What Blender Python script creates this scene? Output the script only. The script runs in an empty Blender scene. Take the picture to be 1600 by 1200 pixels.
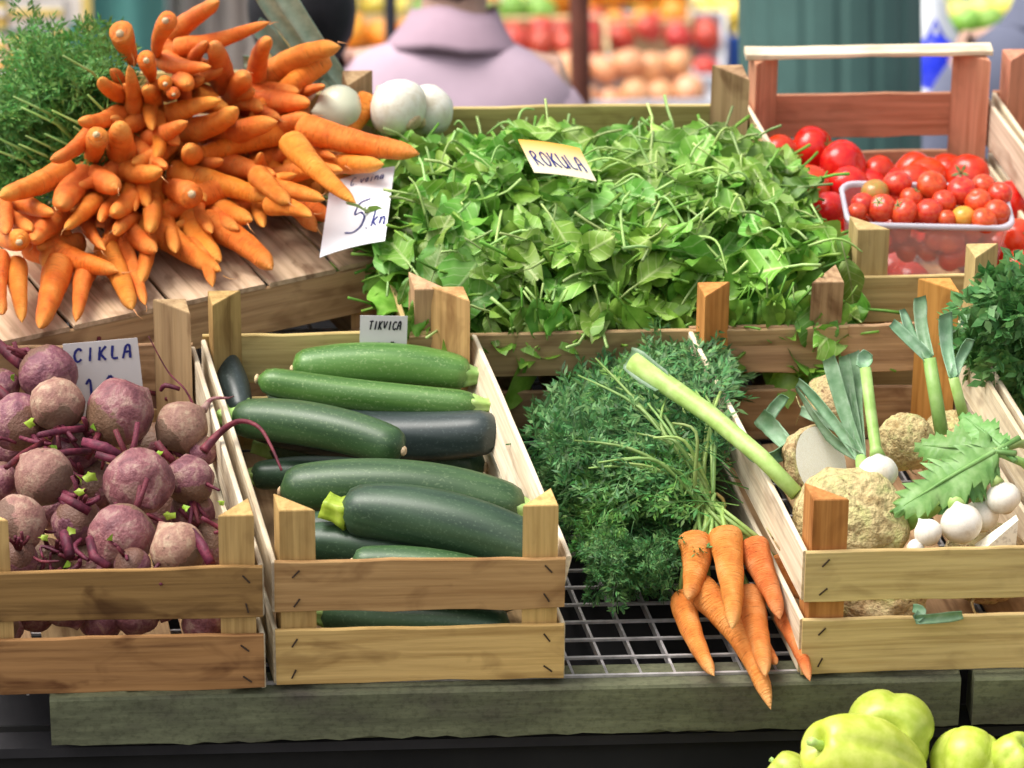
import bpy, math, random
import numpy as np
from mathutils import Vector, Matrix, noise

# ------------------------------------------------------------------ camera, sky, sun, exposure
SC = bpy.context.scene
COL = SC.collection
random.seed(7)
TILT = 0.40            # the display slopes up towards the back
H0 = 0.70              # height of the front edge of the display
FPX = 7000.0           # focal length in pixels of a 1600 px wide frame
RS = Matrix.Rotation(TILT, 4, 'X')
MS = Matrix.Translation((0, 0, H0)) @ RS
CAM = Vector((.0112, -4.016, 2.5515))          # camera in display coordinates
_y, _p, _r = -.0582, .4992, .0091
_f = Vector((-math.sin(_y) * math.cos(_p), math.cos(_y) * math.cos(_p), -math.sin(_p)))
_rt = Vector((math.cos(_y), math.sin(_y), 0)); _up = _rt.cross(_f)
RT = math.cos(_r) * _rt + math.sin(_r) * _up
UP = -math.sin(_r) * _rt + math.cos(_r) * _up
FW = _f
cam_d = bpy.data.cameras.new('camera')
cam = bpy.data.objects.new('camera', cam_d); COL.objects.link(cam)
cam_m = Matrix((RT, UP, -FW)).transposed().to_4x4(); cam_m.translation = CAM
cam.matrix_world = MS @ cam_m
cam_d.sensor_width = 36; cam_d.lens = FPX / 1600 * 36; cam_d.clip_end = 2000
cam_d.dof.use_dof = True; cam_d.dof.focus_distance = 4.86; cam_d.dof.aperture_fstop = 6.6
SC.camera = cam

SUN_EL, SUN_AZ = math.radians(60), math.radians(-118)      # azimuth measured from +Y towards +X
wd = bpy.data.worlds.new('World'); SC.world = wd; wd.use_nodes = True
nt = wd.node_tree; nt.nodes.clear()
sky = nt.nodes.new('ShaderNodeTexSky'); sky.sky_type = 'NISHITA'; sky.sun_disc = False
sky.sun_elevation = SUN_EL; sky.sun_rotation = SUN_AZ; sky.dust_density = 4.0; sky.air_density = 1.0; sky.ozone_density = .6
bg = nt.nodes.new('ShaderNodeBackground'); bg.inputs[1].default_value = 0.125
wo = nt.nodes.new('ShaderNodeOutputWorld')
hs = nt.nodes.new('ShaderNodeHueSaturation'); hs.inputs['Saturation'].default_value = .3      # overcast: the sky has little colour
nt.links.new(sky.outputs[0], hs.inputs['Color']); nt.links.new(hs.outputs[0], bg.inputs[0]); nt.links.new(bg.outputs[0], wo.inputs[0])
sun_d = bpy.data.lights.new('sun', 'SUN'); sun_d.energy = 1.5; sun_d.angle = math.radians(40); sun_d.color = (1, .95, .87)
sun = bpy.data.objects.new('sun', sun_d); COL.objects.link(sun)
sdir = Vector((math.sin(SUN_AZ) * math.cos(SUN_EL), math.cos(SUN_AZ) * math.cos(SUN_EL), math.sin(SUN_EL)))
sun.rotation_euler = sdir.to_track_quat('Z', 'Y').to_euler(); sun.location = (0, 0, 6)
SC.view_settings.view_transform = 'Standard'; SC.view_settings.look = 'None'
SC.view_settings.exposure = 1.02; SC.view_settings.gamma = 1; SC.view_settings.use_curve_mapping = False
SC.cycles.max_bounces = 5; SC.cycles.transparent_max_bounces = 12
SC.cycles.use_denoising = True

# ------------------------------------------------------------------ helpers
K = .154               # the crates are racked: their backs stand a little further left than their fronts
def ray(px, py): return FW + RT * ((px - 800) / FPX) + UP * ((600 - py) / FPX)
def aw(px, py, w):     # point of the display at height w above its floor
    d = ray(px, py); return CAM + d * ((w - CAM.z) / d.z)
def av(px, py, v):     # point of the display v behind its front edge
    d = ray(px, py); return CAM + d * ((v - CAM.y) / d.y)
def ad(px, py, dist):  # WORLD point at a distance from the camera
    d = ray(px, py).normalized(); return MS @ (CAM + d * dist)
def S(u, v, w): return Vector((u - K * v, v, w))
def px_at(p): return (p - CAM).dot(FW) / FPX    # metres per pixel at p

PW = {}
def link(o, M=None, parent=None, label=None, cat=None, group=None, kind=None):
    COL.objects.link(o)
    M = M or Matrix.Identity(4)
    if parent is not None:
        o.parent = parent; o.matrix_basis = PW[parent.name].inverted() @ M
    else:
        o.matrix_basis = M
    PW[o.name] = M.copy()
    if label: o['label'] = label
    if cat: o['category'] = cat
    if group: o['group'] = group
    if kind: o['kind'] = kind
    return o
def mesh(name, verts, faces, mat, smooth=True):
    m = bpy.data.meshes.new(name)
    m.from_pydata([tuple(v) for v in verts], [], [tuple(f) for f in faces]); m.update()
    if smooth: m.polygons.foreach_set('use_smooth', [True] * len(m.polygons))
    if mat: m.materials.append(mat)
    return m
def ob(name, me, M=None, parent=None, **k): return link(bpy.data.objects.new(name, me), M, parent, **k)
def empty(name, M, **k):
    o = bpy.data.objects.new(name, None); o.empty_display_size = .05; return link(o, M, None, **k)
def with_mat(me, mat):
    c = me.copy(); c.materials.clear(); c.materials.append(mat); return c
def basis(o, x, y, z=None):
    x = x.normalized(); z = (x.cross(y)).normalized() if z is None else z.normalized(); y = z.cross(x).normalized()
    M = Matrix((x, y, z)).transposed().to_4x4(); M.translation = o; return M
def frame_x(o, x, roll=0.0):
    x = x.normalized(); t = Vector((0, 0, 1)) if abs(x.z) < .9 else Vector((0, 1, 0))
    y = t.cross(x).normalized(); M = basis(o, x, y); return M @ Matrix.Rotation(roll, 4, 'X')
def tube(pts, rad, seg=8, cap=True, rf=None):
    pts = [Vector(p) for p in pts]; n = len(pts); V = []; F = []
    t0 = (pts[1] - pts[0]).normalized()
    a = Vector((0, 0, 1)) if abs(t0.z) < .9 else Vector((0, 1, 0))
    nn = (a - t0 * a.dot(t0)).normalized()
    for i in range(n):
        t = (pts[min(i + 1, n - 1)] - pts[max(i - 1, 0)]).normalized()
        nn = (nn - t * nn.dot(t)).normalized(); b = t.cross(nn)
        r = rad[i] if hasattr(rad, '__len__') else rad
        for j in range(seg):
            an = 2 * math.pi * j / seg; rr = r * (rf(i / (n - 1), an) if rf else 1)
            V.append(pts[i] + (nn * math.cos(an) + b * math.sin(an)) * rr)
    for i in range(n - 1):
        for j in range(seg):
            k = (j + 1) % seg; F.append((i * seg + j, i * seg + k, (i + 1) * seg + k, (i + 1) * seg + j))
    if cap:
        F.append(tuple(range(seg - 1, -1, -1))); F.append(tuple((n - 1) * seg + j for j in range(seg)))
    return V, F
def blob(nu, nv, fn):
    """fn(theta, phi) -> point; theta from the +Z pole"""
    V = [Vector(fn(0, 0))]; F = []
    for i in range(1, nv):
        for j in range(nu): V.append(Vector(fn(math.pi * i / nv, 2 * math.pi * j / nu)))
    V.append(Vector(fn(math.pi, 0))); L = len(V) - 1
    for j in range(nu):
        k = (j + 1) % nu
        F.append((0, 1 + j, 1 + k)); F.append((L, 1 + (nv - 2) * nu + k, 1 + (nv - 2) * nu + j))
        for i in range(nv - 2):
            F.append((1 + i * nu + j, 1 + (i + 1) * nu + j, 1 + (i + 1) * nu + k, 1 + i * nu + k))
    return V, F
def join(*parts):
    V = []; F = []
    for v, f in parts:
        b = len(V); V += list(v); F += [tuple(i + b for i in q) for q in f]
    return V, F
def boxvf(sx, sy, sz, c=(0, 0, 0)):
    x, y, z = sx / 2, sy / 2, sz / 2; cx, cy, cz = c
    V = [Vector((cx + a * x, cy + b * y, cz + d * z)) for d in (-1, 1) for b in (-1, 1) for a in (-1, 1)]
    return V, [(0, 2, 3, 1), (4, 5, 7, 6), (0, 1, 5, 4), (2, 6, 7, 3), (0, 4, 6, 2), (1, 3, 7, 5)]
def spline(pts, n=5):
    P = [Vector(p) for p in pts]; out = []
    for i in range(len(P) - 1):
        a, b, c, d = P[max(0, i - 1)], P[i], P[i + 1], P[min(len(P) - 1, i + 2)]
        for k in range(n):
            t = k / n; out.append(.5 * ((2 * b) + (c - a) * t + (2 * a - 5 * b + 4 * c - d) * t * t + (3 * b - a - 3 * c + d) * t ** 3))
    return out + [P[-1]]
def lerp(r, m): return list(np.interp(np.linspace(0, 1, m), np.linspace(0, 1, len(r)), r))
def stube(pts, rad, seg=6, n=5):
    q = spline(pts, n); return tube(q, lerp(rad, len(q)), seg)
def inpoly(x, y, P):
    c = False; j = len(P) - 1
    for i in range(len(P)):
        if (P[i][1] > y) != (P[j][1] > y) and x < (P[j][0] - P[i][0]) * (y - P[i][1]) / (P[j][1] - P[i][1]) + P[i][0]: c = not c
        j = i
    return c

# ------------------------------------------------------------------ materials
class N:
    def __init__(s, name):
        s.m = bpy.data.materials.new(name); s.m.use_nodes = True; s.t = s.m.node_tree; s.n = s.t.nodes
        s.b = s.n['Principled BSDF']; s.out = s.n['Material Output']
    def add(s, typ, **kw):
        x = s.n.new(typ)
        for k, v in kw.items(): setattr(x, k, v)
        return x
    def l(s, a, b): s.t.links.new(a, b)
    def coord(s, scale, rnd=True):
        tc = s.add('ShaderNodeTexCoord'); mp = s.add('ShaderNodeMapping'); mp.inputs['Scale'].default_value = scale
        s.l(tc.outputs['Object'], mp.inputs[0])
        if rnd:
            oi = s.add('ShaderNodeObjectInfo'); ml = s.add('ShaderNodeMath', operation='MULTIPLY'); ml.inputs[1].default_value = 37.0
            s.l(oi.outputs['Random'], ml.inputs[0])
            cb = s.add('ShaderNodeCombineXYZ')
            for i in range(3): s.l(ml.outputs[0], cb.inputs[i])
            s.l(cb.outputs[0], mp.inputs['Location'])
        return mp.outputs[0]
    def noise(s, co, scale, detail=4, rough=.55, dist=0.0):
        x = s.add('ShaderNodeTexNoise'); x.inputs['Scale'].default_value = scale; x.inputs['Detail'].default_value = detail
        x.inputs['Roughness'].default_value = rough; x.inputs['Distortion'].default_value = dist; s.l(co, x.inputs['Vector']); return x.outputs['Fac']
    def ramp(s, fac, stops):
        x = s.add('ShaderNodeValToRGB'); e = x.color_ramp.elements
        while len(e) < len(stops): e.new(.5)
        for i, (p, c) in enumerate(stops): e[i].position = p; e[i].color = (*c, 1) if len(c) == 3 else c
        s.l(fac, x.inputs[0]); return x.outputs[0]
    def mix(s, fac, a, b, mode='MIX'):
        x = s.add('ShaderNodeMix', data_type='RGBA', blend_type=mode)
        if isinstance(fac, (int, float)): x.inputs[0].default_value = fac
        else: s.l(fac, x.inputs[0])
        for q, i in ((a, 6), (b, 7)):
            if isinstance(q, tuple): x.inputs[i].default_value = (*q, 1)
            else: s.l(q, x.inputs[i])
        return x.outputs[2]
    def rndval(s, col, lo, hi, hue=0.0, island=False):
        h = s.add('ShaderNodeHueSaturation')
        if island: r = s.add('ShaderNodeNewGeometry').outputs['Random Per Island']
        else: r = s.add('ShaderNodeObjectInfo').outputs['Random']
        mr = s.add('ShaderNodeMapRange'); mr.inputs[3].default_value = lo; mr.inputs[4].default_value = hi; s.l(r, mr.inputs[0]); s.l(mr.outputs[0], h.inputs['Value'])
        if hue:
            m7 = s.add('ShaderNodeMath', operation='MULTIPLY'); m7.inputs[1].default_value = 7.31; s.l(r, m7.inputs[0])
            fr = s.add('ShaderNodeMath', operation='FRACT'); s.l(m7.outputs[0], fr.inputs[0])
            m2 = s.add('ShaderNodeMapRange'); m2.inputs[3].default_value = .5 - hue; m2.inputs[4].default_value = .5 + hue; s.l(fr.outputs[0], m2.inputs[0]); s.l(m2.outputs[0], h.inputs['Hue'])
        s.l(col, h.inputs['Color']); return h.outputs[0]
    def done(s, col, rough=.5, spec=.5, bump=None, bs=.3, bd=.002):
        if isinstance(col, tuple): s.b.inputs['Base Color'].default_value = (*col, 1)
        else: s.l(col, s.b.inputs['Base Color'])
        s.b.inputs['Roughness'].default_value = rough; s.b.inputs['Specular IOR Level'].default_value = spec
        if bump is not None:
            b = s.add('ShaderNodeBump'); b.inputs['Strength'].default_value = bs; b.inputs['Distance'].default_value = bd
            s.l(bump, b.inputs['Height']); s.l(b.outputs[0], s.b.inputs['Normal'])
        return s.m

def wood(name, c1, c2, dirt=.5, var=(.8, 1.15)):
    n = N(name); co = n.coord((3, 55, 55)); f = n.noise(co, 1.3, 6, .6, .6)
    col = n.ramp(f, [(.3, c2), (.52, c1), (.75, tuple(min(1, x * 1.15) for x in c1))])
    co3 = n.coord((14, 26, 26)); k = n.noise(co3, 1.0, 3, .5, .8)                              # knots, stains
    st = n.ramp(k, [(.52, (1, 1, 1)), (.72, (1 - dirt * .75, 1 - dirt * .85, 1 - dirt * .9))])
    col = n.mix(1.0, col, st, 'MULTIPLY')
    co2 = n.coord((5, 160, 160)); g = n.noise(co2, 1.0, 3, .6)
    gr = n.ramp(g, [(.35, (.72, .68, .62)), (.55, (1, 1, 1))]); col = n.mix(.7, col, gr, 'MULTIPLY')
    col = n.rndval(col, var[0], var[1], .008)
    return n.done(col, .75, .25, g, .5, .0012)
W_HONEY = wood('wood_honey', (.58, .36, .14), (.41, .23, .08), .5)
W_BROWN = wood('wood_brown', (.36, .19, .068), (.20, .095, .034), .8)
W_PALE = wood('wood_pale', (.62, .46, .20), (.48, .33, .13), .35)
W_WHITE = wood('wood_whitish', (.80, .69, .50), (.64, .50, .32), .45, (.85, 1.1))
W_BOUNCE = wood('wood_red_bounce', (.62, .29, .17), (.52, .22, .12), .3, (.9, 1.1))  # red light bounced off the tomatoes is put into this wood colour
W_ORANGE = wood('wood_orange', (.62, .28, .075), (.46, .18, .04), .4)
W_GREY = wood('wood_greyish_brown', (.50, .33, .17), (.33, .20, .10), .7)
W_WEATH = wood('wood_weathered', (.62, .46, .30), (.38, .25, .14), .8)

def carrot_mat(name, c1, c2, c3):
    n = N(name); co = n.coord((75, 9, 9)); f = n.noise(co, 1.0, 4, .65)
    big = n.noise(n.coord((6, 9, 9)), 1.0, 4)
    col = n.ramp(big, [(.3, c2), (.5, c1), (.75, c3)])
    rg = n.ramp(f, [(.33, (.42, .30, .22)), (.43, (1, 1, 1))]); col = n.mix(.6, col, rg, 'MULTIPLY')
    tc = n.add('ShaderNodeTexCoord'); sx = n.add('ShaderNodeSeparateXYZ'); n.l(tc.outputs['Object'], sx.inputs[0])
    mr = n.add('ShaderNodeMapRange'); mr.inputs[1].default_value = .80; mr.inputs[2].default_value = 1.05; n.l(sx.outputs[0], mr.inputs[0])
    col = n.mix(mr.outputs[0], col, tuple(min(1, x * k) for x, k in zip(c3, (1.0, 1.15, 1.3))))
    col = n.rndval(col, .88, 1.12, .008)
    return n.done(col, .48, .4, f, .6, .012)
M_CARROT = carrot_mat('carrot_skin', (.83, .215, .02), (.72, .15, .010), (.87, .31, .05))
M_CARROT2 = carrot_mat('dry_carrot_skin', (.80, .25, .05), (.66, .16, .025), (.84, .36, .12))
def leafmat(name, c1, c2, c3, rough=.45, trans=.22, hue=.02, var=(.7, 1.25), island=False, scale=60, veins=False):
    n = N(name); f = n.noise(n.coord((scale,) * 3), 1.0, 3)
    col = n.ramp(f, [(.3, c1), (.5, c2), (.72, c3)])
    if veins:      # local X runs along the leaf, Y across it
        tc = n.add('ShaderNodeTexCoord'); sx = n.add('ShaderNodeSeparateXYZ'); n.l(tc.outputs['Object'], sx.inputs[0])
        ab = n.add('ShaderNodeMath', operation='ABSOLUTE'); n.l(sx.outputs[1], ab.inputs[0])
        mid = n.ramp(ab.outputs[0], [(.006, (1, 1, 1)), (.020, (0, 0, 0))])
        m1 = n.add('ShaderNodeMath', operation='MULTIPLY_ADD'); m1.inputs[1].default_value = -.75; n.l(ab.outputs[0], m1.inputs[0]); n.l(sx.outputs[0], m1.inputs[2])
        m2 = n.add('ShaderNodeMath', operation='MULTIPLY'); m2.inputs[1].default_value = 8.5; n.l(m1.outputs[0], m2.inputs[0])
        fr = n.add('ShaderNodeMath', operation='PINGPONG'); fr.inputs[1].default_value = .5; n.l(m2.outputs[0], fr.inputs[0])
        lat = n.ramp(fr.outputs[0], [(.02, (.6, .6, .6)), (.09, (0, 0, 0))])
        vv = n.mix(1.0, mid, lat, 'ADD'); col = n.mix(vv, col, tuple(min(1, q * k) for q, k in zip(c3, (1.5, 1.25, 1.8))))
        f = vv
    col = n.rndval(col, var[0], var[1], hue, island)
    n.done(col, rough, .4, f, .25, .002)
    tr = n.add('ShaderNodeBsdfTranslucent'); n.l(col, tr.inputs[0]); mx = n.add('ShaderNodeMixShader'); mx.inputs[0].default_value = trans
    n.l(n.b.outputs[0], mx.inputs[1]); n.l(tr.outputs[0], mx.inputs[2]); n.l(mx.outputs[0], n.out.inputs[0]); return n.m
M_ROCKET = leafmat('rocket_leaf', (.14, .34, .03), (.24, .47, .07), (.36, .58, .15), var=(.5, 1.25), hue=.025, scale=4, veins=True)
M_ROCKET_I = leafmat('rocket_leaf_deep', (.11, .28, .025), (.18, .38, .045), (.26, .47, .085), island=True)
M_STALK = leafmat('pale_green_stalk', (.28, .46, .10), (.36, .55, .15), (.45, .62, .22), .4, .15)
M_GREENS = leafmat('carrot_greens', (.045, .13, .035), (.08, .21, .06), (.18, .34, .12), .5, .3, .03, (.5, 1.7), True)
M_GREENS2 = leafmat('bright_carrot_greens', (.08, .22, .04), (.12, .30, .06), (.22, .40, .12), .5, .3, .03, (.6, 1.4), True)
M_PARSLEY = leafmat('parsley_leaf', (.07, .20, .05), (.11, .28, .075), (.19, .37, .14), .4, .25, .02, (.6, 1.4), True)
M_CELERY = leafmat('celery_leaf', (.10, .26, .06), (.17, .36, .10), (.26, .44, .17), .4, .25)
M_LEEK = leafmat('leek_leaf', (.14, .29, .14), (.23, .39, .22), (.38, .53, .36), .45, .15, .02, (.8, 1.2))
M_CSTALK = leafmat('carrot_leaf_stalk', (.19, .33, .075), (.27, .42, .11), (.36, .50, .16), .45, .1)
M_LEEK2 = leafmat('glaucous_leek_leaf', (.24, .38, .29), (.34, .48, .38), (.46, .60, .48), .5, .25, .01)
M_LIME = leafmat('lime_leaf_bit', (.24, .40, .03), (.34, .52, .05), (.45, .62, .1), .4, .3)
def speck(name, base, light, spk, rough=.4, var=(.85, 1.15), st=1.0):
    n = N(name); a = n.noise(n.coord((5, 75, 75)), 1.0, 3, .5)
    col = n.ramp(a, [(.35, base), (.62, light)])
    v = n.noise(n.coord((300, 380, 380)), 1.0, 2); sp = n.ramp(v, [(.58, (0, 0, 0)), (.68, (1, 1, 1))])
    m = n.add('ShaderNodeMath', operation='MULTIPLY'); m.inputs[1].default_value = .5 * st; n.l(sp, m.inputs[0])
    col = n.mix(m.outputs[0], col, spk); col = n.rndval(col, var[0], var[1], .01)
    return n.done(col, rough, .5, a, .15, .001)
M_ZDARK = speck('dark_courgette_skin', (.018, .045, .022), (.040, .085, .040), (.10, .16, .09))
M_ZBLUE = speck('blackish_courgette_skin', (.020, .032, .030), (.040, .055, .052), (.09, .12, .11), .35)
M_ZMID = speck('green_courgette_skin', (.022, .065, .020), (.050, .115, .036), (.16, .24, .11))
M_ZLIGHT = speck('light_green_courgette_skin', (.045, .13, .02), (.10, .22, .045), (.26, .37, .15))
def patchy(name, c1, c2, c3, sc=28, rough=.55, bs=.4, fine=220, pit=None, sss=0, fa=.5, crown=None, psc=(75, 75, 120), bd=.0015):
    n = N(name); a = n.noise(n.coord((sc,) * 3), 1.0, 5, .6, .5); col = n.ramp(a, [(.32, c1), (.5, c2), (.68, c3)])
    f = n.noise(n.coord((fine,) * 3), 1.0, 3); col = n.mix(fa, col, n.ramp(f, [(.36, (.45, .40, .36)), (.5, (1, 1, 1))]), 'MULTIPLY')
    if pit:
        p = n.noise(n.coord(psc), 1.0, 3, .6); col = n.mix(n.ramp(p, [(.62, (0, 0, 0)), (.70, (.9, .9, .9))]), col, pit)
    if crown:      # brown scarred skin round the crown
        tc = n.add('ShaderNodeTexCoord'); sx = n.add('ShaderNodeSeparateXYZ'); n.l(tc.outputs['Object'], sx.inputs[0])
        ad_ = n.add('ShaderNodeMath', operation='MULTIPLY_ADD'); ad_.inputs[1].default_value = .9; n.l(a, ad_.inputs[0]); n.l(sx.outputs[2], ad_.inputs[2])
        col = n.mix(n.ramp(ad_.outputs[0], [(.95, (0, 0, 0)), (1.35, (.9, .9, .9))]), col, crown)
    col = n.rndval(col, .85, 1.15, .012)
    return n.done(col, rough, .35, f, bs, bd)
M_BEET = patchy('beet_skin', (.12, .036, .05), (.23, .085, .10), (.38, .23, .19), 1.9, .5, .25, 9, None, 0, .12, (.16, .085, .05), bd=.02)
M_BEETTAN = patchy('earthy_beet_skin', (.25, .115, .09), (.34, .19, .135), (.47, .34, .23), 2.0, .6, .2, 10, (.16, .09, .06), 0, .25, (.14, .08, .05), (4, 4, 6), .025)
M_BSTEM = patchy('beet_stalk', (.05, .006, .014), (.11, .012, .028), (.24, .04, .06), 45, .6, .3)
M_CELERIAC = patchy('celeriac_skin', (.40, .26, .11), (.60, .46, .23), (.52, .50, .20), 2.2, .75, .4, 8, (.17, .085, .035), 0, .6, None, (6, 6, 9), .03)
M_CUT = patchy('celeriac_cut_face', (.82, .76, .60), (.88, .83, .70), (.90, .87, .76), 30, .5, .1)
M_GARLIC = patchy('white_bulb_skin', (.60, .53, .40), (.72, .68, .58), (.77, .75, .68), 40, .4, .15, 500, None, .1, .12)
M_ROOTS = patchy('dry_root_hairs', (.50, .34, .17), (.62, .46, .26), (.70, .55, .35), 60, .8, .5)
def glossy(name, c1, c2, rough=.18, sss=.1, var=(.85, 1.1), hue=.006):
    n = N(name); a = n.noise(n.coord((3,) * 3), 1.0, 3); col = n.ramp(a, [(.35, c1), (.65, c2)]); col = n.rndval(col, *var, hue)
    return n.done(col, rough, .5)
M_TOM = glossy('tomato_skin', (.62, .018, .008), (.72, .05, .015))
M_CHERRY = glossy('cherry_tomato_skin', (.58, .035, .012), (.66, .09, .025), .2)
M_CHERRYY = glossy('unripe_tomato_skin', (.72, .26, .03), (.75, .36, .05), .2)
M_PEPPER = glossy('pale_pepper_skin', (.40, .50, .045), (.54, .61, .11), .34, .04)
M_ONION = glossy('white_onion_skin', (.66, .67, .46), (.74, .74, .60), .3, .15)
def plain(name, c, rough=.6, sc=20, amt=.2, spec=.3, bs=.2):
    n = N(name); a = n.noise(n.coord((sc,) * 3), 1.0, 4)
    col = n.ramp(a, [(.3, tuple(x * (1 - amt) for x in c)), (.7, tuple(min(1, x * (1 + amt)) for x in c))])
    return n.done(col, rough, spec, a, bs, .002)
M_PAPER = plain('white_card', (.82, .82, .84), .8, 15, .04)
M_PAPERG = plain('greyish_card', (.60, .57, .56), .8, 15, .06)
M_INK = plain('blue_ink', (.02, .025, .16), .6)
M_INKB = plain('black_ink', (.012, .012, .02), .6)
M_STAPLE = plain('rusty_staple', (.05, .03, .02), .5)
M_DARK = plain('dark_cloth', (.016, .015, .014), .9, 8, .3)
M_DARKB = plain('dark_backing', (.028, .026, .028), .8, 12, .3)
M_METAL = plain('galvanised_wire', (.50, .47, .46), .45, 60, .3, .5); M_METAL.node_tree.nodes['Principled BSDF'].inputs['Metallic'].default_value = .35
M_TWINE = plain('rubber_band', (.30, .22, .06), .6)
def mossy():
    n = N('mossy_beam'); a = n.noise(n.coord((7, 14, 14)), 1.0, 5, .6); col = n.ramp(a, [(.3, (.10, .088, .066)), (.5, (.14, .145, .085)), (.7, (.21, .22, .125))])
    sp_ = n.noise(n.coord((110, 140, 140)), 1.0, 4, .7); col = n.mix(.4, col, n.ramp(sp_, [(.38, (.35, .35, .33)), (.52, (1, 1, 1))]), 'MULTIPLY')
    g = n.noise(n.coord((14, 120, 120)), 1.0, 4); col = n.mix(.45, col, n.ramp(g, [(.35, (.5, .5, .5)), (.6, (1, 1, 1))]), 'MULTIPLY')
    return n.done(col, .8, .2, g, .5, .002)
M_BEAM = mossy()
def rokpaper():
    n = N('yellow_card'); tc = n.add('ShaderNodeTexCoord'); sx = n.add('ShaderNodeSeparateXYZ'); n.l(tc.outputs['Object'], sx.inputs[0])
    mr = n.add('ShaderNodeMapRange'); mr.inputs[1].default_value = -.01; mr.inputs[2].default_value = .032; n.l(sx.outputs[1], mr.inputs[0])
    return n.done(n.mix(mr.outputs[0], (.80, .72, .48), (.80, .40, .07)), .8, .2)
M_YCARD = rokpaper()
def plastic():
    n = N('clear_plastic'); n.done((.92, .92, .95), .12, .5)
    n.b.inputs['Alpha'].default_value = .30; return n.m
M_PLASTIC = plastic()
M_RIM = plain('plastic_rim', (.62, .60, .66), .2, 20, .05, .5); M_RIM.node_tree.nodes['Principled BSDF'].inputs['Alpha'].default_value = .75

# ------------------------------------------------------------------ ground and stall
gv, gf = [(-300, -60, 0), (300, -60, 0), (300, 600, 0), (-300, 600, 0)], [(0, 1, 2, 3)]
n = N('asphalt'); a = n.noise(n.coord((3, 3, 3)), 1, 5); b = n.noise(n.coord((90, 90, 90)), 1, 3)
M_ASPH = n.done(n.mix(.5, n.ramp(a, [(.3, (.10, .10, .10)), (.7, (.16, .155, .15))]), n.ramp(b, [(.3, (.05, .05, .05)), (.7, (.18, .18, .18))])), .85, .2, b, .4, .004)
ob('ground', mesh('ground', gv, gf, M_ASPH, False), kind='structure')

def plankvf(L, h, t, seed, seg=10, rough=.0012):
    """local X along, Y thickness, Z height; edges a little uneven"""
    rn = random.Random(seed); V = []; F = []; c = min(.0012, t * .25); pe = [0, 0, 0, 0]
    for i in range(seg + 1):
        x = L * i / seg; e = [.55 * pe[k] + rn.gauss(0, rough * .6) for k in range(4)]; pe = e; bow = .0
        prof = [(-t / 2 + c, -h / 2 + e[0]), (t / 2 - c, -h / 2 + e[0]), (t / 2, -h / 2 + c + e[0]), (t / 2, h / 2 - c + e[1]), (t / 2 - c, h / 2 + e[1]), (-t / 2 + c, h / 2 + e[1]), (-t / 2, h / 2 - c + e[1]), (-t / 2, -h / 2 + c + e[0])]
        for y, z in prof: V.append(Vector((x, y + bow, z)))
    for i in range(seg):
        for j in range(8):
            k = (j + 1) % 8; F.append((i * 8 + j, i * 8 + k, (i + 1) * 8 + k, (i + 1) * 8 + j))
    F.append(tuple(range(7, -1, -1))); F.append(tuple(seg * 8 + j for j in range(8)))
    return V, F
_pk = [0]
def plank(name, p0, p1, hd, h, t, mat, parent, base=MS, **k):
    """a board from p0 to p1 (middle line), its height along hd"""
    _pk[0] += 1
    x = p1 - p0; hd = (hd - x.normalized() * hd.dot(x.normalized())).normalized(); y = hd.cross(x.normalized())
    M = Matrix((x.normalized(), y, hd)).transposed().to_4x4(); M.translation = p0
    return ob(name, mesh(name, *plankvf(x.length, h, t, _pk[0]), mat, False), base @ M, parent, **k)
def prism(name, c, d1, d2, s1, s2, z0, z1, up, mat, parent, base=MS):
    """triangular corner post: right angle at c, legs along d1 and d2"""
    a = c + d1 * s1; b = c + d2 * s2; tri = [c, a, b]
    ch = .0015; M = basis(c + up * z0, up, d1)
    Mi = M.inverted(); V = []
    for z in (z0, z1): V += [Mi @ (p + up * z) for p in tri]
    # small chamfer ring at the top
    cen = (c + a + b) / 3; V += [Mi @ (p + (cen - p) * .06 + up * (z1 + .0012)) for p in tri]
    F = [(0, 1, 4, 3), (1, 2, 5, 4), (2, 0, 3, 5), (3, 4, 7, 6), (4, 5, 8, 7), (5, 3, 6, 8), (6, 7, 8), (0, 2, 1)]
    if (d1.cross(d2)).dot(up) < 0: F = [tuple(reversed(f)) for f in F]
    return ob('corner_post', mesh('corner_post', V, F, mat, False), base @ M, parent)
STAPLE = mesh('staple', *join(boxvf(.0085, .0016, .0014), boxvf(.0016, .0016, .007, (.003, 0, -.003))), M_STAPLE, False)
STAPLE2 = mesh('staple', *boxvf(.0015, .0014, .0115), M_STAPLE, False)
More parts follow.
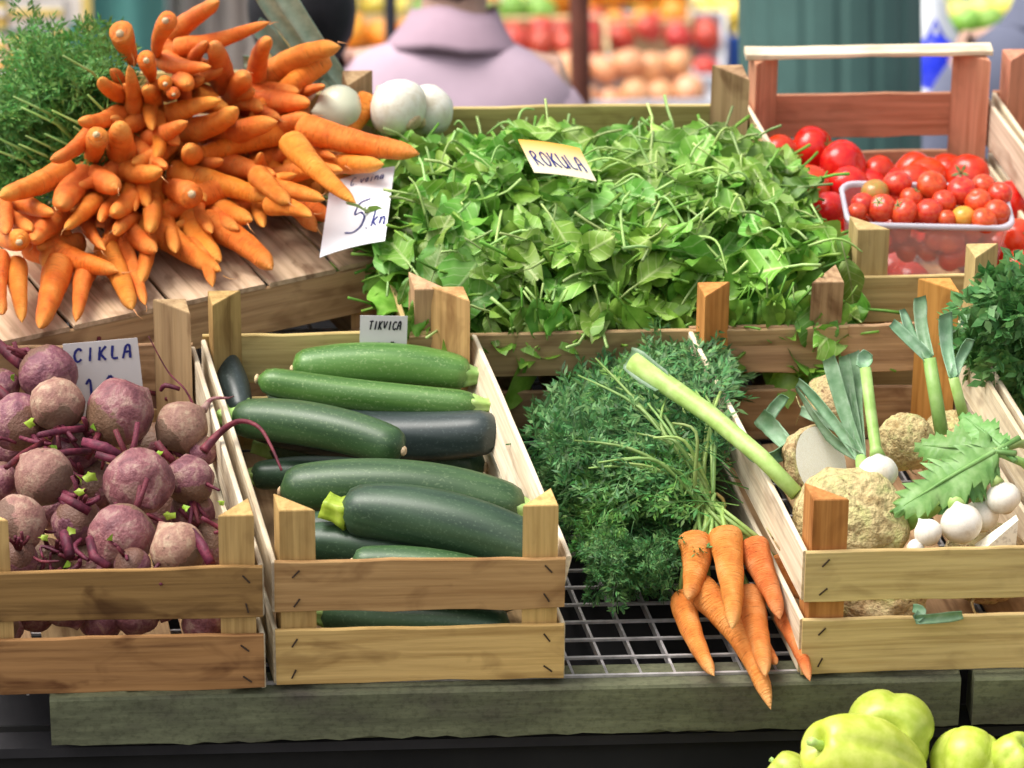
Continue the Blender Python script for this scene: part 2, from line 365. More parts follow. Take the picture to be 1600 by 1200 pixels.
def crate(name, u0, v0, W, D, label, mats, w0=0.0, rise=0.0, yaw=None, group='wooden crates on the stall', slats=((0, .067), (.089, .150)), post=.212,
          post_s=.037, staples=True, handle=False, shear=K, backpost=None, splay=0.0):
    """mats: front, side, back, post"""
    t = .0055; fm, sm, bm, pm = mats
    if yaw is None:
        du = Vector((1, 0, 0)); dv = Vector((-shear, 1, 0)); o = Vector((u0 - K * v0, v0, w0))
    else:
        du = Vector((math.cos(yaw), math.sin(yaw), 0)); dv = Vector((-math.sin(yaw), math.cos(yaw), 0)); o = Vector((u0, v0, w0))
    dv = (dv + Vector((0, 0, rise / D))); up = Vector((0, -rise / D, 1)).normalized()
    root = empty(name, MS @ Matrix.Translation(o), label=label, cat='crate', group=group)
    P = lambda a, b, c: o + du * a + dv * b + up * c
    for (z0, z1) in slats:
        h = z1 - z0; zc = (z0 + z1) / 2 + .004
        jz = random.gauss(0, .0012)
        f = plank('slat', P(-.002, -t / 2, zc + jz), P(W + .002, -t / 2, zc - jz), up, h, t, fm, root)
        if staples:
            for sx in (.018, W - .016):
                for sz in (-.6, .55):
                    ang = random.uniform(.3, .9) if sx < .1 else random.uniform(-.9, -.2)
                    M = MS @ basis(P(sx + random.gauss(0, .002), -t - .0008, zc + sz * h / 2), du, -up.cross(du) * -1) @ Matrix.Identity(4)
                    M = MS @ Matrix.Translation(P(sx + random.gauss(0, .0015), -t - .0006, zc + sz * h / 2)) @ Matrix.Rotation(ang, 4, 'Y')
                    ob('staple', STAPLE2, M, f)
        plank('slat', P(-.002, D + t / 2, zc), P(W + .002, D + t / 2, zc), up, h, t, bm, root)
        plank('slat', P(t / 2 - .004, 0.001, zc - .002), P(t / 2 - .004, D - .001, zc - .002), up, h, t, sm, root)
        plank('slat', P(W - t / 2 + .004, 0.001, zc - .002), P(W - t / 2 + .004, D - .001, zc - .002), up + du * (splay if z0 > .05 else 0), h, t, sm, root)
    nb = max(3, int(W / .075)); bw = W / nb
    for i in range(nb):
        uu = (i + .5) * bw
        plank('floor_board', P(uu, .012, .006), P(uu, D - .012, .006), du, bw - .012, .004, W_GREY, root)
    e = t - .0005; s_ = post_s
    zb = .011
    bp = backpost or pm
    ud = du.normalized(); vd = dv.normalized()
    prism('corner_post', P(e, .001, 0), ud, vd, s_, s_, zb, post, up, pm, root)
    prism('corner_post', P(W - e, .001, 0), -ud, vd, s_, s_, zb, post, up, pm, root)
    prism('corner_post', P(e, D - .001, 0), ud, -vd, s_, s_, zb, post, up, bp, root)
    prism('corner_post', P(W - e, D - .001, 0), -ud, -vd, s_, s_, zb, post, up, bp, root)
    if handle:
        plank('top_bar', P(-.003, D - .012, post + .006), P(W + .003, D - .012, post + .006), up, .008, .026, W_WHITE, root)
    return root

crate('vegetable_crate', -.3175, -.008, .30, .49, 'brown stained wooden crate full of beetroots at the left', (W_BROWN, W_WHITE, W_GREY, W_HONEY), backpost=W_GREY)
crate('vegetable_crate', 0, 0, .30, .50, 'honey coloured wooden crate full of courgettes', (W_HONEY, W_WHITE, W_PALE, W_HONEY), splay=.22)
crate('vegetable_crate', .5566, 0, .30, .50, 'pale wooden crate holding celeriac and white bulbs, orange corner posts', (W_PALE, W_WHITE, W_GREY, W_ORANGE))
crate('vegetable_crate', .872, .03, .30, .50, 'wooden crate with parsley at the right edge, half out of the picture', (W_PALE, W_WHITE, W_PALE, W_PALE), post=.24)
crate('vegetable_crate', .238, .522, .50, .47, 'wide wooden crate heaped with rocket leaves', (W_GREY, W_PALE, W_PALE, W_GREY), rise=.06, staples=False)
crate('vegetable_crate', .768, .60, .305, .50, 'wooden crate tinted by red bounce light, with a white top bar, holding tomatoes', (W_PALE, W_WHITE, W_BOUNCE, W_PALE), w0=.012, handle=True, backpost=W_BOUNCE, staples=False)
crate('vegetable_crate', 1.088, .60, .30, .50, 'wooden crate tinted by red bounce light behind the tomato crate, cut by the right edge', (W_PALE, W_WHITE, W_BOUNCE, W_BOUNCE), w0=.012, staples=False)
crate('vegetable_crate', -.27, 1.02, .50, .20, 'wooden crate of onions and leeks behind the carrot heap', (W_PALE, W_PALE, W_PALE, W_PALE), staples=False)

# the overturned crate under the carrots: its floor boards form the table top
def overturned():
    A = aw(2, 532, .155); B = aw(604, 402, .155); du = (B - A).normalized(); dv = Vector((-du.y, du.x, 0)); L = (B - A).length; D = .30
    A = A - du * .05; L += .05
    up = Vector((0, 0, 1)); root = empty('overturned_crate', MS @ Matrix.Translation(A - up * .155), label='weathered wooden crate turned upside down under the carrot heap', cat='crate')
    P = lambda a, b, c: A + du * a + dv * b + up * (c - .155)
    x = 0
    for i, w_ in enumerate((.135, .125, .12, .09, .098)):
        if x + w_ > L: w_ = L - x
        plank('floor_board', P(x + w_ / 2, 0, .1515 + random.gauss(0, .0006)), P(x + w_ / 2, D, .1515), du, w_ - .005, .006, W_WEATH, root); x += w_
    for z0, z1 in ((.088, .148), (.0, .066)):
        zc = (z0 + z1) / 2
        plank('slat', P(0, .004, zc), P(L, .004, zc), up, z1 - z0, .006, W_GREY, root)
        plank('slat', P(0, D - .004, zc), P(L, D - .004, zc), up, z1 - z0, .006, W_GREY, root)
        plank('slat', P(.004, .01, zc), P(.004, D - .01, zc), up, z1 - z0, .006, W_GREY, root)
        plank('slat', P(L - .004, .01, zc), P(L - .004, D - .01, zc), up, z1 - z0, .006, W_GREY, root)
    for a, b, d1, d2 in ((.008, .008, du, dv), (L - .008, .008, -du, dv), (.008, D - .008, du, -dv), (L - .008, D - .008, -du, -dv)):
        prism('corner_post', P(a, b, 0), d1, d2, .035, .035, 0, .147, up, W_GREY, root)
overturned()

# wire shelf, beams and cloth
gr = empty('wire_shelf', MS, label='galvanised wire grid shelf under the carrot bunch', cat='shelf')
for i in range(46):
    u = -.335 + i * .0362
    V, F = boxvf(.0028, 1.10, .010); ob('wire', mesh('wire', V, F, M_METAL, False), MS @ Matrix.Translation((u - K * .556 , .556, -.0085)) @ Matrix.Rotation(math.atan(K), 4, 'Z'), gr)
wm = mesh('wire', *boxvf(1.86, .0032, .003), M_METAL, False)
for j in range(31):
    v = .008 + j * .0362
    ob('wire', wm, MS @ Matrix.Translation((.46, v, -.0018)), gr)
bA = aw(79, 1072, -.006); 
def beam(u0, u1, label):
    L = u1 - u0; rn = random.Random(int(u0 * 1000)); V = []; F = []; seg = 60; h = .060
    for i in range(seg + 1):
        x = L * i / seg
        for y, z in ((-.022, 0), (-.024, -.003), (-.024, -h + .002 + rn.gauss(0, .0012)), (-.02, -h + rn.gauss(0, .0012)), (.02, -h), (.02, 0)): V.append((x, y, z))
    for i in range(seg):
        for k in range(6):
            F.append((i * 6 + k, (i + 1) * 6 + k, (i + 1) * 6 + (k + 1) % 6, i * 6 + (k + 1) % 6))
    F.append(tuple(range(6))); F.append(tuple(seg * 6 + k for k in range(5, -1, -1)))
    ob('front_beam', mesh('front_beam', V, F, M_BEAM, False), MS @ Matrix.Translation((u0, .012, -.0035)), label=label, cat='beam', group='wooden beams along the stall front')
beam(bA.x, av(1497, 1090, 0).x, 'long mossy green wooden beam along the stall front under the crates')
beam(av(1518, 1090, 0).x, 1.3, 'short mossy green beam piece at the lower right behind the peppers')
V, F = boxvf(2.4, .01, .72); ob('stall_cloth', mesh('stall_cloth', V, F, M_DARK, False), Matrix.Translation((.4, .075, .29)), label='dark cloth hanging below the stall front', cat='cloth')
V, F = boxvf(1.95, 1.10, .012); ob('dark_backing', mesh('dark_backing', V, F, M_DARKB, False), MS @ Matrix.Translation((.42, .56, -.085)), label='black tray standing in for the dark interior below the wire shelf', cat='backing')  # added dark sheet standing in for the shaded interior under the grid
tb = empty('trestle', Matrix.Translation((.4, .5, 0)), label='dark trestle carrying the sloping display', cat='trestle')
for x in (-.5, 1.3):
    for y in (.12, 1.2):
        zt = H0 - .1 + y * math.tan(TILT) - .02
        ob('leg', mesh('leg', *boxvf(.05, .05, zt), M_DARK, False), Matrix.Translation((x, y, zt / 2)), tb)

# ------------------------------------------------------------------ carrots
def rpoly(P):
    xs = [p[0] for p in P]; ys = [p[1] for p in P]
    while True:
        x, y = random.uniform(min(xs), max(xs)), random.uniform(min(ys), max(ys))
        if inpoly(x, y, P): return x, y
def carrot_mesh(seed, L=1.0, r=.115, blunt=.5, mat=None, seg=14, rings=24):
    rn = random.Random(seed); b1, b2 = rn.gauss(0, .05), rn.gauss(0, .05); pts = []; rad = []
    ph = rn.random() * 6
    for i in range(rings + 1):
        t = i / rings
        x = t * L
        s = min(1, math.sqrt(max(0, 1 - (1 - min(1, t / .07)) ** 2)) * .75 + .25)
        body = (1 - .46 * t ** 1.1) if blunt > .5 else (1 - .66 * t ** 1.0)
        e = 1 - .965 * max(0, (t - .80) / .20) ** 2.4
        rad.append(r * s * body * e * (1 + .02 * math.sin(t * 26 + ph) + rn.gauss(0, .008)))
        pts.append((x, b1 * (t - .5) ** 2 * 2 + .01 * math.sin(5 * t + ph), b2 * (t - .5) ** 2 * 2))
    n1 = rn.random() * 9
    V, F = tube(pts, rad, seg, True, lambda t, a: 1 + .035 * math.sin(2 * a + n1) + .02 * math.sin(3 * a + 6 * t))
    return mesh('carrot', V, F, mat)
CM = [carrot_mesh(i, blunt=.7 if i % 3 else .2, mat=M_CARROT) for i in range(8)]
CM2 = [carrot_mesh(20 + i, blunt=.2, mat=M_CARROT2) for i in range(6)]
CROWN = mesh('stem_stub', *tube([(-.025, 0, 0), (.0, 0, 0), (.02, 0, 0)], [.018, .034, .045], 7), M_ROOTS)
HAIR = mesh('root_hair', *tube([(1.0, 0, 0), (1.06, .01, .02), (1.12, .0, .05)], [.006, .003, .001], 4), M_CARROT2)
def carrot(near, far, rpx, label=None, head=False, group='heaped carrots', parent=None, meshes=CM, i=0, r_m=None, mats=None):
    """far/near in display coordinates; the tip is at `near` unless head"""
    a, b = (near, far) if head else (far, near)
    L = (b - a).length; r = r_m
    me = meshes[i % len(meshes)]
    M = MS @ frame_x(a, b - a, random.random() * 6.28) @ Matrix.Diagonal((L, r / .115, r / .115, 1))
    if parent is None: o = ob('carrot', me, M, None, label=label, cat='carrot', group=group)
    else: o = ob('carrot', me, M, parent)
    if head: ob('stem_stub', CROWN, M, o)
    elif random.random() < .45: ob('root_hair', HAIR, M @ Matrix.Rotation(random.random() * 6, 4, 'X'), o)
    return o
ZS = 700 / 1600
CAR = [  # near end x,y  far end x,y  radius (px of a 2.29x enlargement), head?, label
 (768, 0, 610, 125, 36, 0, 'carrot pointing up and right, topmost tip of the heap'),
 (592, 72, 545, 215, 42, 1, 'carrot with its cut crown facing up near the heap top'),
 (428, 118, 480, 240, 50, 1, 'thick carrot stub with brownish crown at the upper left of the heap'),
 (962, 88, 620, 185, 38, 0, 'long carrot pointing right below the topmost carrots'),
 (1207, 150, 930, 265, 46, 0, 'pointed carrot reaching up right in front of the leek leaves'),
 (955, 125, 900, 265, 36, 0, 'short upright carrot with brown tip before the leek leaves'),
 (765, 155, 805, 300, 44, 0, 'stubby upright carrot in the upper middle of the heap'),
 (735, 150, 680, 230, 26, 0, None),
 (885, 255, 835, 360, 46, 0, 'bent blunt carrot leaning right, upper middle of the heap'),
 (742, 252, 575, 222, 38, 0, None),
 (522, 215, 545, 300, 38, 1, 'carrot stub with pale crown left of the heap top'),
 (478, 240, 470, 490, 43, 0, 'long carrot standing upright at the left of the heap'),
 (347, 292, 460, 355, 32, 0, 'small carrot poking left towards the carrot greens'),
 (530, 305, 560, 390, 35, 0, None), (590, 300, 600, 290, 29, 1, None), (665, 300, 650, 290, 42, 0, 'round carrot end facing the viewer near the heap top'), (620, 338, 630, 325, 26, 1, None),
 (1168, 295, 1030, 360, 27, 0, 'small pointed carrot just behind the white onion'),
 (1122, 372, 880, 345, 56, 0, 'thick carrot pointing right beside the white onion'),
 (775, 350, 530, 435, 45, 0, None), (862, 400, 630, 495, 46, 0, None), (972, 425, 730, 515, 46, 0, None), (1115, 410, 850, 515, 42, 0, None),
 (1500, 555, 1060, 455, 50, 0, 'longest carrot sticking out right over the rocket'),
 (1355, 590, 1090, 575, 42, 0, 'carrot pointing right just below the longest carrot'), (1232, 592, 1000, 625, 40, 0, None),
 (1258, 728, 1020, 500, 46, 0, 'slim carrot hanging over the white price card'),
 (655, 445, 485, 520, 46, 0, 'smooth carrot with pale tip in the middle left of the heap'),
 (290, 442, 440, 415, 34, 0, None), (187, 585, 350, 475, 31, 0, 'thin carrot pointing lower left across the greens'),
 (345, 480, 325, 610, 44, 1, 'short carrot with pale crown standing at the left of the heap'), (430, 450, 440, 590, 56, 0, None),
 (676, 552, 690, 560, 44, 0, 'carrot end facing the viewer in the dark gap of the heap'),
 (612, 595, 475, 565, 38, 0, None), (930, 555, 930, 640, 33, 0, None), (1002, 632, 750, 575, 46, 0, None), (972, 705, 610, 610, 43, 0, None),
 (577, 630, 390, 605, 41, 0, None), (424, 672, 300, 620, 50, 0, 'fat pale blunt carrot at the centre left of the heap'),
 (3, 705, 248, 605, 46, 0, 'large carrot lying to the left edge below the greens'),
 (195, 740, 285, 640, 52, 0, None), (205, 772, 40, 715, 38, 0, None), (237, 812, 345, 710, 38, 0, None), (345, 795, 410, 710, 30, 0, None),
 (400, 775, 500, 690, 39, 0, None), (412, 822, 490, 760, 34, 0, None), (541, 828, 548, 700, 39, 0, 'short carrot pointing straight down, centre of the heap front'),
 (686, 695, 570, 660, 52, 1, 'thick carrot with dark spotted crown in the heap front'), (884, 798, 680, 680, 46, 0, None), (775, 828, 640, 730, 38, 0, None),
 (1198, 798, 960, 680, 52, 0, 'thick smooth carrot with its tip on the white price card'), (930, 825, 915, 720, 39, 0, None), (1132, 812, 950, 800, 41, 0, None), (835, 825, 730, 785, 35, 0, None),
 (632, 905, 575, 790, 32, 0, None), (553, 900, 400, 825, 43, 0, None), (992, 952, 740, 835, 50, 0, 'long carrot lying on the bare boards towards the right'),
 (362, 895, 295, 805, 30, 0, None), (435, 975, 110, 875, 56, 0, 'big carrot lying crosswise at the lower left of the heap'),
 (797, 985, 560, 885, 48, 0, None), (765, 1015, 690, 975, 30, 0, None), (765, 945, 645, 830, 50, 0, None),
 (478, 1105, 375, 870, 43, 0, 'slim carrot hanging down to the board edge beside the crate post'), (522, 1092, 440, 900, 26, 0, None), (500, 1025, 545, 910, 32, 0, None),
 (268, 1132, 322, 960, 43, 0, None), (145, 1188, 215, 950, 54, 0, 'carrot hanging lowest over the front board edge'), (80, 1135, 55, 930, 42, 0, None), (2, 1135, -10, 920, 36, 0, None),
 (105, 865, 200, 780, 40, 0, None), (115, 825, 20, 765, 31, 0, None), (25, 835, 8, 715, 33, 0, None), (70, 865, -10, 885, 42, 1, None), (1148, 700, 955, 670, 42, 0, None), (1200, 555, 1040, 530, 26, 0, None)]
def heap_v(px, py):
    t = min(1, max(-.1, 1 - py / 480))
    return .485 + .19 * min(1, max(0, px / 600)) * (1 - .45 * t) + .33 * t + .05 * t * ((px - 300) / 250) ** 2
GEN = 'carrot buried inside the big heap on the overturned crate'
LMK = [('the topmost carrot tip', 335, 5), ('the cut crown near the heap top', 258, 35), ('the brownish crown stub', 188, 55), ('the leek leaves', 480, 60), ('the upright carrot at the left', 208, 160), ('the pale onion', 530, 172), ('the longest carrot', 600, 222), ('the white price card', 560, 330), ('the fat pale blunt carrot', 165, 285),
       ('the dark gap of the heap', 297, 240), ('the dark spotted crown', 298, 302), ('the big crosswise carrot', 130, 405), ('the carrot hanging lowest', 70, 500), ('the crate corner post', 290, 470), ('the bare boards', 420, 410), ('the left picture edge', 0, 370), ('the green carrot tops', 110, 200), ('the middle of the heap', 360, 250)]
used_labels = set()
def carrot_label(x0, y0, x1, y1, r):
    a = math.degrees(math.atan2(y1 - y0, x0 - x1)) % 360
    dr = ['right', 'upper right', 'up', 'upper left', 'left', 'lower left', 'down', 'lower right'][int((a + 22.5) // 45) % 8]
    th = 'slim' if r < 15 else 'thick' if r > 20 else 'middling'
    for nm, lx, ly in sorted(LMK, key=lambda q: math.hypot(q[1] - x0, q[2] - y0)):
        dx, dy = x0 - lx, y0 - ly
        rel = ('right of' if dx > 0 else 'left of') if abs(dx) > abs(dy) else ('below' if dy > 0 else 'above')
        L = '%s carrot pointing %s, just %s %s' % (th, dr, rel, nm)
        if L not in used_labels: used_labels.add(L); return L
    return None
for i, (x0, y0, x1, y1, r, head, lab) in enumerate(CAR):
    x0 *= ZS; y0 *= ZS; x1 *= ZS; y1 *= ZS; r *= ZS * .98
    v = heap_v(x0, y0); near = av(x0, y0, v)
    if x0 > 440 and near.z < .262: near = aw(x0, y0, .262 if y0 < 330 else .19)
    if y0 > 330 and near.z < .175: near = aw(x0, y0, .178)
    m = px_at(near); Lm = random.uniform(.125, .155); vis = math.hypot(x1 - x0, y1 - y0) * m
    dep = math.sqrt(max(.0004, max(Lm, vis * 1.05) ** 2 - vis ** 2))
    far = CAM + ray(x1, y1) * ((near - CAM).dot(FW) + dep)
    if far.z < .18: far = Vector((far.x, far.y, .18 + random.uniform(0, .01)))
    carrot(near, far, r, lab or carrot_label(x0, y0, x1, y1, r), bool(head), i=i * 5 + 1, r_m=r * m * (.98 if head else 1.2))
# carrots of the second layer, seen between the front ones
random.seed(31)
HP = [(40, 470), (0, 420), (0, 330), (110, 270), (170, 200), (150, 140), (190, 60), (300, 30), (420, 60), (480, 130), (520, 230), (500, 330), (400, 400), (240, 470)]
for i in range(50):
    px, py = rpoly(HP); v = heap_v(px, py) + .042; p = av(px, py, v)
    if px > 440 and p.z < .25: p = aw(px, py, .25)
    if p.z < .185: continue
    ax, ay = px - 230, py - 190; an = math.atan2(ay, ax) + random.gauss(0, .45); m = px_at(p); r = random.uniform(13, 17)
    q = CAM + ray(px - math.cos(an) * 70, py - math.sin(an) * 70) * ((p - CAM).dot(FW) + random.uniform(.07, .11))
    if q.z < .18: q.z = .18
    carrot(p, q, r, carrot_label(px, py, px - math.cos(an) * 70, py - math.sin(an) * 70, r) or GEN, False, i=i * 3, r_m=r * m * 1.15)
# carrots deeper inside the heap
for i in range(60):
    px, py = random.uniform(30, 520), random.uniform(60, 440)
    if py < 400 - .9 * px or (px > 430 and py < 180): continue
    v = heap_v(px, py) + .10; p = av(px, py, v)
    if p.z < .19: p.z = .19
    d = Vector((random.uniform(-1, 1), random.uniform(.2, 1), random.uniform(-.3, .3))).normalized()
    q = p + d * .13
    if q.z < .18: q.z = .18
    carrot(p, q, 0, GEN, False, i=i, r_m=random.uniform(.014, .019))

# ------------------------------------------------------------------ feathery greens
def frond(seed, L=.12, pairs=9, leaf=.007, lw=.0016, plen=.033, curve=.4, pinn=5):
    rn = random.Random(seed); V = []; F = []
    def P(t):
        x = L * t; return np.array((x, rn.gauss(0, .0004), -curve * L * t * t * .5))
    def quad(a, d, n, l, w):
        s = np.cross(d, n); s /= (np.linalg.norm(s) + 1e-9); b = len(V)
        V.extend([a, a + d * l * .45 + s * w, a + d * l, a + d * l * .45 - s * w]); F.append((b, b + 1, b + 2, b + 3))
    st = [np.array((L * t, 0, -curve * L * t * t * .5)) for t in np.linspace(0, 1, 9)]
    for a, c in zip(st[:-1], st[1:]):
        b = len(V); w = .0009; V.extend([a + (0, w, 0), a - (0, w, 0), c - (0, w * .7, 0), c + (0, w * .7, 0)]); F.append((b, b + 1, b + 2, b + 3))
        b = len(V); V.extend([a + (0, 0, w), a - (0, 0, w), c - (0, 0, w * .7), c + (0, 0, w * .7)]); F.append((b, b + 1, b + 2, b + 3))
    for i in range(pairs):
        t = .28 + .72 * i / pairs; a = np.array((L * t, 0, -curve * L * t * t * .5)); pl = plen * (1 - .75 * ((t - .28) / .72) ** 1.3) * rn.uniform(.8, 1.15)
        for sg in (-1, 1):
            d = np.array((.65 + rn.gauss(0, .12), sg, rn.gauss(0, .45))); d /= np.linalg.norm(d); n0 = np.array((0, 0, 1.))
            quad(a, d, n0, pl, .0006)
            for k in range(pinn):
                q = a + d * pl * (.3 + .7 * k / pinn) + np.array((0, 0, -.15 * pl * (k / pinn) ** 2))
                for s2 in (-1, 1):
                    e = d + s2 * .8 * np.cross(n0, d) + np.array((rn.gauss(0, .2), rn.gauss(0, .2), rn.gauss(0, .35))); e /= np.linalg.norm(e)
                    quad(q, e, np.array((rn.gauss(0, .4), rn.gauss(0, .4), 1.)), leaf * rn.uniform(.7, 1.3), lw)
    return np.array(V), np.array(F)
FR = [frond(i, L=.13, pairs=7, leaf=.0125, lw=.0019, plen=.042, curve=.2 + .2 * (i % 4), pinn=4) for i in range(8)]
PF = [frond(40 + i, L=.08, pairs=5, leaf=.018, lw=.0052, plen=.028, curve=.35, pinn=3) for i in range(6)]
def foliage(name, inst, protos, mat, parent, label=None):
    Vs = []; Fs = []; b = 0
    for i, (o, d, nrm, s) in enumerate(inst):
        V, F = protos[i % len(protos)]; M = np.array(basis(o, d, nrm.cross(d)))
        Vs.append((V * s) @ M[:3, :3].T + M[:3, 3]); Fs.append(F + b); b += len(V)
    V = np.concatenate(Vs); F = np.concatenate(Fs)
    me = bpy.data.meshes.new(name); me.from_pydata(V.tolist(), [], F.tolist()); me.update(); me.materials.append(mat)
    o = ob(name, me, MS, parent, kind='stuff')
    return o
def rpoly(P):
    xs = [p[0] for p in P]; ys = [p[1] for p in P]
    while True:
        x, y = random.uniform(min(xs), max(xs)), random.uniform(min(ys), max(ys))
        if inpoly(x, y, P): return x, y
rv = lambda s=1: Vector((random.gauss(0, s), random.gauss(0, s), random.gauss(0, s)))

# tops of the heaped carrots
gl = [(-10, 210), (60, 100), (110, 75), (180, 85), (215, 130), (200, 210), (140, 260), (100, 300), (-10, 340)]
hg = empty('feathery_greens_bundle', MS @ Matrix.Translation(av(80, 260, .86)), label='feathery green carrot tops behind the left side of the carrot heap', cat='carrot greens')
inst = []
for i in range(260):
    x, y = rpoly(gl); v = .80 + random.uniform(0, .14) + .05 * (1 - y / 330); p = av(x, y, v)
    d = Vector((-.7, .1, .35)) + rv(.45); inst.append((p - d.normalized() * .03, d.normalized(), (Vector((0, -.4, 1)) + rv(.35)).normalized(), random.uniform(.55, .95)))
foliage('leaf_mass', inst, FR, M_GREENS2, hg)
for i in range(16):
    x, y = rpoly(gl); p = av(min(190, x + 90), min(300, y + 80), .84); q = av(x - 20, y, .80)
    mid = (p + q) / 2 + Vector((0, 0, .012)); ob('stalk', mesh('stalk', *tube([p, mid, q], [.0022, .0018, .0012], 5), M_STALK), MS, hg)
# thicken the heap behind the tops: the leaves lie on the back of the carrots

# ------------------------------------------------------------------ the carrot bunch on the wire shelf
cb = empty('carrot_bunch', MS @ Matrix.Translation(aw(1110, 820, .03)), label='bunch of orange carrots with dark feathery tops lying on the wire shelf', cat='carrot bunch')
BUN = [((1225, 955), .035, (1268, 1060), .018, 17), ((1062, 935), .030, (1108, 1060), .016, 21), ((1172, 925), .045, (1197, 1058), .022, 24), ((1185, 1000), .02, (1218, 1040), .012, 14), ((1210, 875), .055, (1252, 942), .03, 18),
       ((1098, 905), .055, (1218, 1102), -.006, 25), ((1092, 842), .085, (1084, 940), .055, 26), ((1138, 832), .092, (1147, 990), .055, 25), ((1178, 846), .085, (1220, 968), .05, 23)]
for i, (a, wa, b, wb, r) in enumerate(BUN):
    A = aw(*a, wa); B = aw(*b, wb); carrot(A, B, r, None, True, parent=cb, meshes=CM2, i=i, r_m=r * px_at(A) * 1.12)
TIE = aw(1108, 790, .10)
band = [TIE + Vector((math.cos(t) * .017, math.sin(t) * .006, math.sin(t) * .013)) for t in np.linspace(0, 2 * math.pi, 13)]
ob('rubber_band', mesh('rubber_band', *tube(band, .0022, 5, False), M_TWINE), MS, cb)
for i, (a, wa, b, wb, r) in enumerate(BUN):
    A = aw(*a, wa)
    for k in range(3):
        q = TIE + rv(.006); mid = (A + q) / 2 + Vector((random.gauss(0, .004), 0, .006))
        ob('stalk', mesh('stalk', *tube([A + rv(.004), mid, q], [.003, .0026, .0024], 5), M_STALK), MS, cb)
ends = []
for i in range(30):
    x, y = random.choice([(930, 640), (1000, 600), (1040, 640), (960, 720), (900, 680), (1060, 700), (1010, 690), (940, 590), (1080, 600)])
    x += random.gauss(0, 30); y += random.gauss(0, 25)
    E_ = aw(x, y, .152 + random.uniform(-.02, .03)); q = TIE + rv(.007); mid = (q * .45 + E_ * .55) + Vector((random.gauss(0, .008), 0, random.uniform(.015, .035)))
    ends.append(E_); ob('stalk', mesh('stalk', *stube([q, (q * .7 + mid * .3) + Vector((0, 0, .006)), mid, E_], [.0028, .0025, .002, .001], 6, 4), M_CSTALK), MS, cb)
gp = [(850, 670), (890, 615), (950, 580), (1050, 560), (1105, 570), (1118, 620), (1120, 720), (1090, 790), (1060, 850), (1035, 895), (985, 900), (940, 875), (905, 850), (905, 780), (865, 710)]
def gw(x, y, lay):
    top = .045 + .11 * max(0, min(1, (940 - y) / 240)) + .035 * noise.noise(Vector((x / 55, y / 55, 3)))
    return max(.012, .012 + (top - .012) * lay)
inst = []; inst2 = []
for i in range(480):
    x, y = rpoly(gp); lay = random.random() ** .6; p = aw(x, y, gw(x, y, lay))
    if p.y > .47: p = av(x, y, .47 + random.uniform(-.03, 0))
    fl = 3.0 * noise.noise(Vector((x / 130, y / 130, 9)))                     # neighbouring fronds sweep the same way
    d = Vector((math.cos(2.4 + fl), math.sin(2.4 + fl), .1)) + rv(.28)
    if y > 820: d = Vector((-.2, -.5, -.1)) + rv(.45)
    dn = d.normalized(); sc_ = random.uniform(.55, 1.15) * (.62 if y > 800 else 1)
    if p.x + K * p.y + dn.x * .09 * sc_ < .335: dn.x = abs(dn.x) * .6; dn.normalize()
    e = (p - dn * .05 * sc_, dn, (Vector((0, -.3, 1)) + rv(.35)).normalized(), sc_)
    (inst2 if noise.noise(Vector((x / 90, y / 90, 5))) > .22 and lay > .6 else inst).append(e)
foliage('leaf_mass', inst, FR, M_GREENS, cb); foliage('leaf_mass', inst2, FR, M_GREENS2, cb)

# ------------------------------------------------------------------ courgettes
def courgette_mesh(seed, L, r, bend, mat, seg=20, rings=26):
    rn = random.Random(seed); pts = []; rad = []
    for i in range(rings + 1):
        t = i / rings; x = L * (t - .5)
        e = math.sqrt(max(0, 1 - (max(0, .10 - t) / .10) ** 2)); e2 = math.sqrt(max(0, 1 - (max(0, t - .90) / .10) ** 2))
        rad.append(r * max(.25, e * .6 + .4) * max(.06, e2) * (.86 + .16 * math.sin(math.pi * min(1, t * 1.1)) + .06 * t))
        pts.append((x, 0, 1.5 * bend * (.25 - (t - .5) ** 2) * 4 * L))
    V, F = tube(pts, rad, seg, True, lambda t, a: 1 + .022 * math.cos(5 * a) + .012 * math.cos(10 * a + 1) + .012 * math.sin(9 * t + 2 * a))
    return mesh('courgette', V, F, mat), rad
def courgette(p0, p1, rpx, w0, w1, mat, label, bend=.03, stem=0, group='courgettes in the crate', i=0):
    """p0 = stem end"""
    A = aw(*p0, w0); B = aw(*p1, w1); m = px_at((A + B) / 2); L = (B - A).length; r = rpx * m * .92
    me, rad = courgette_mesh(i, L, r, bend, mat); o_ = (A + B) / 2
    x = (B - A).normalized(); view = -ray((p0[0] + p1[0]) / 2, (p0[1] + p1[1]) / 2).normalized(); z = (UP - x * UP.dot(x)).normalized(); y = z.cross(x)
    M = Matrix((x, y, z)).transposed().to_4x4(); M.translation = o_; M = MS @ M
    o = ob('courgette', me, M, None, label=label, cat='courgette', group=group)
    sl = -L / 2; big = 1.15 if stem == 2 else 1.0
    V, F = tube([(sl + .008, 0, 0), (sl + .001, 0, 0), (sl - .006, 0, 0), (sl - .013 * big, 0, .001), (sl - .018 * big, 0, .002)], [r * .62, r * .52, r * .42, r * .38 * big, r * .40 * big], 20, True, lambda t, a: 1 + .16 * math.cos(5 * a))
    ob('stem', mesh('stem', V, F, M_LIME if stem == 2 else M_STALK), M, o)
    V, F = blob(8, 5, lambda th, ph: (L / 2 - .001 + .003 * math.cos(th), .006 * math.sin(th) * math.cos(ph), .006 * math.sin(th) * math.sin(ph)))
    ob('blossom_end', mesh('blossom_end', V, F, M_ROOTS), M, o)
    return o
courgette((735, 588), (455, 578), 34, .125, .13, M_ZLIGHT, 'bright green courgette lying furthest back in the crate', .035, i=1)
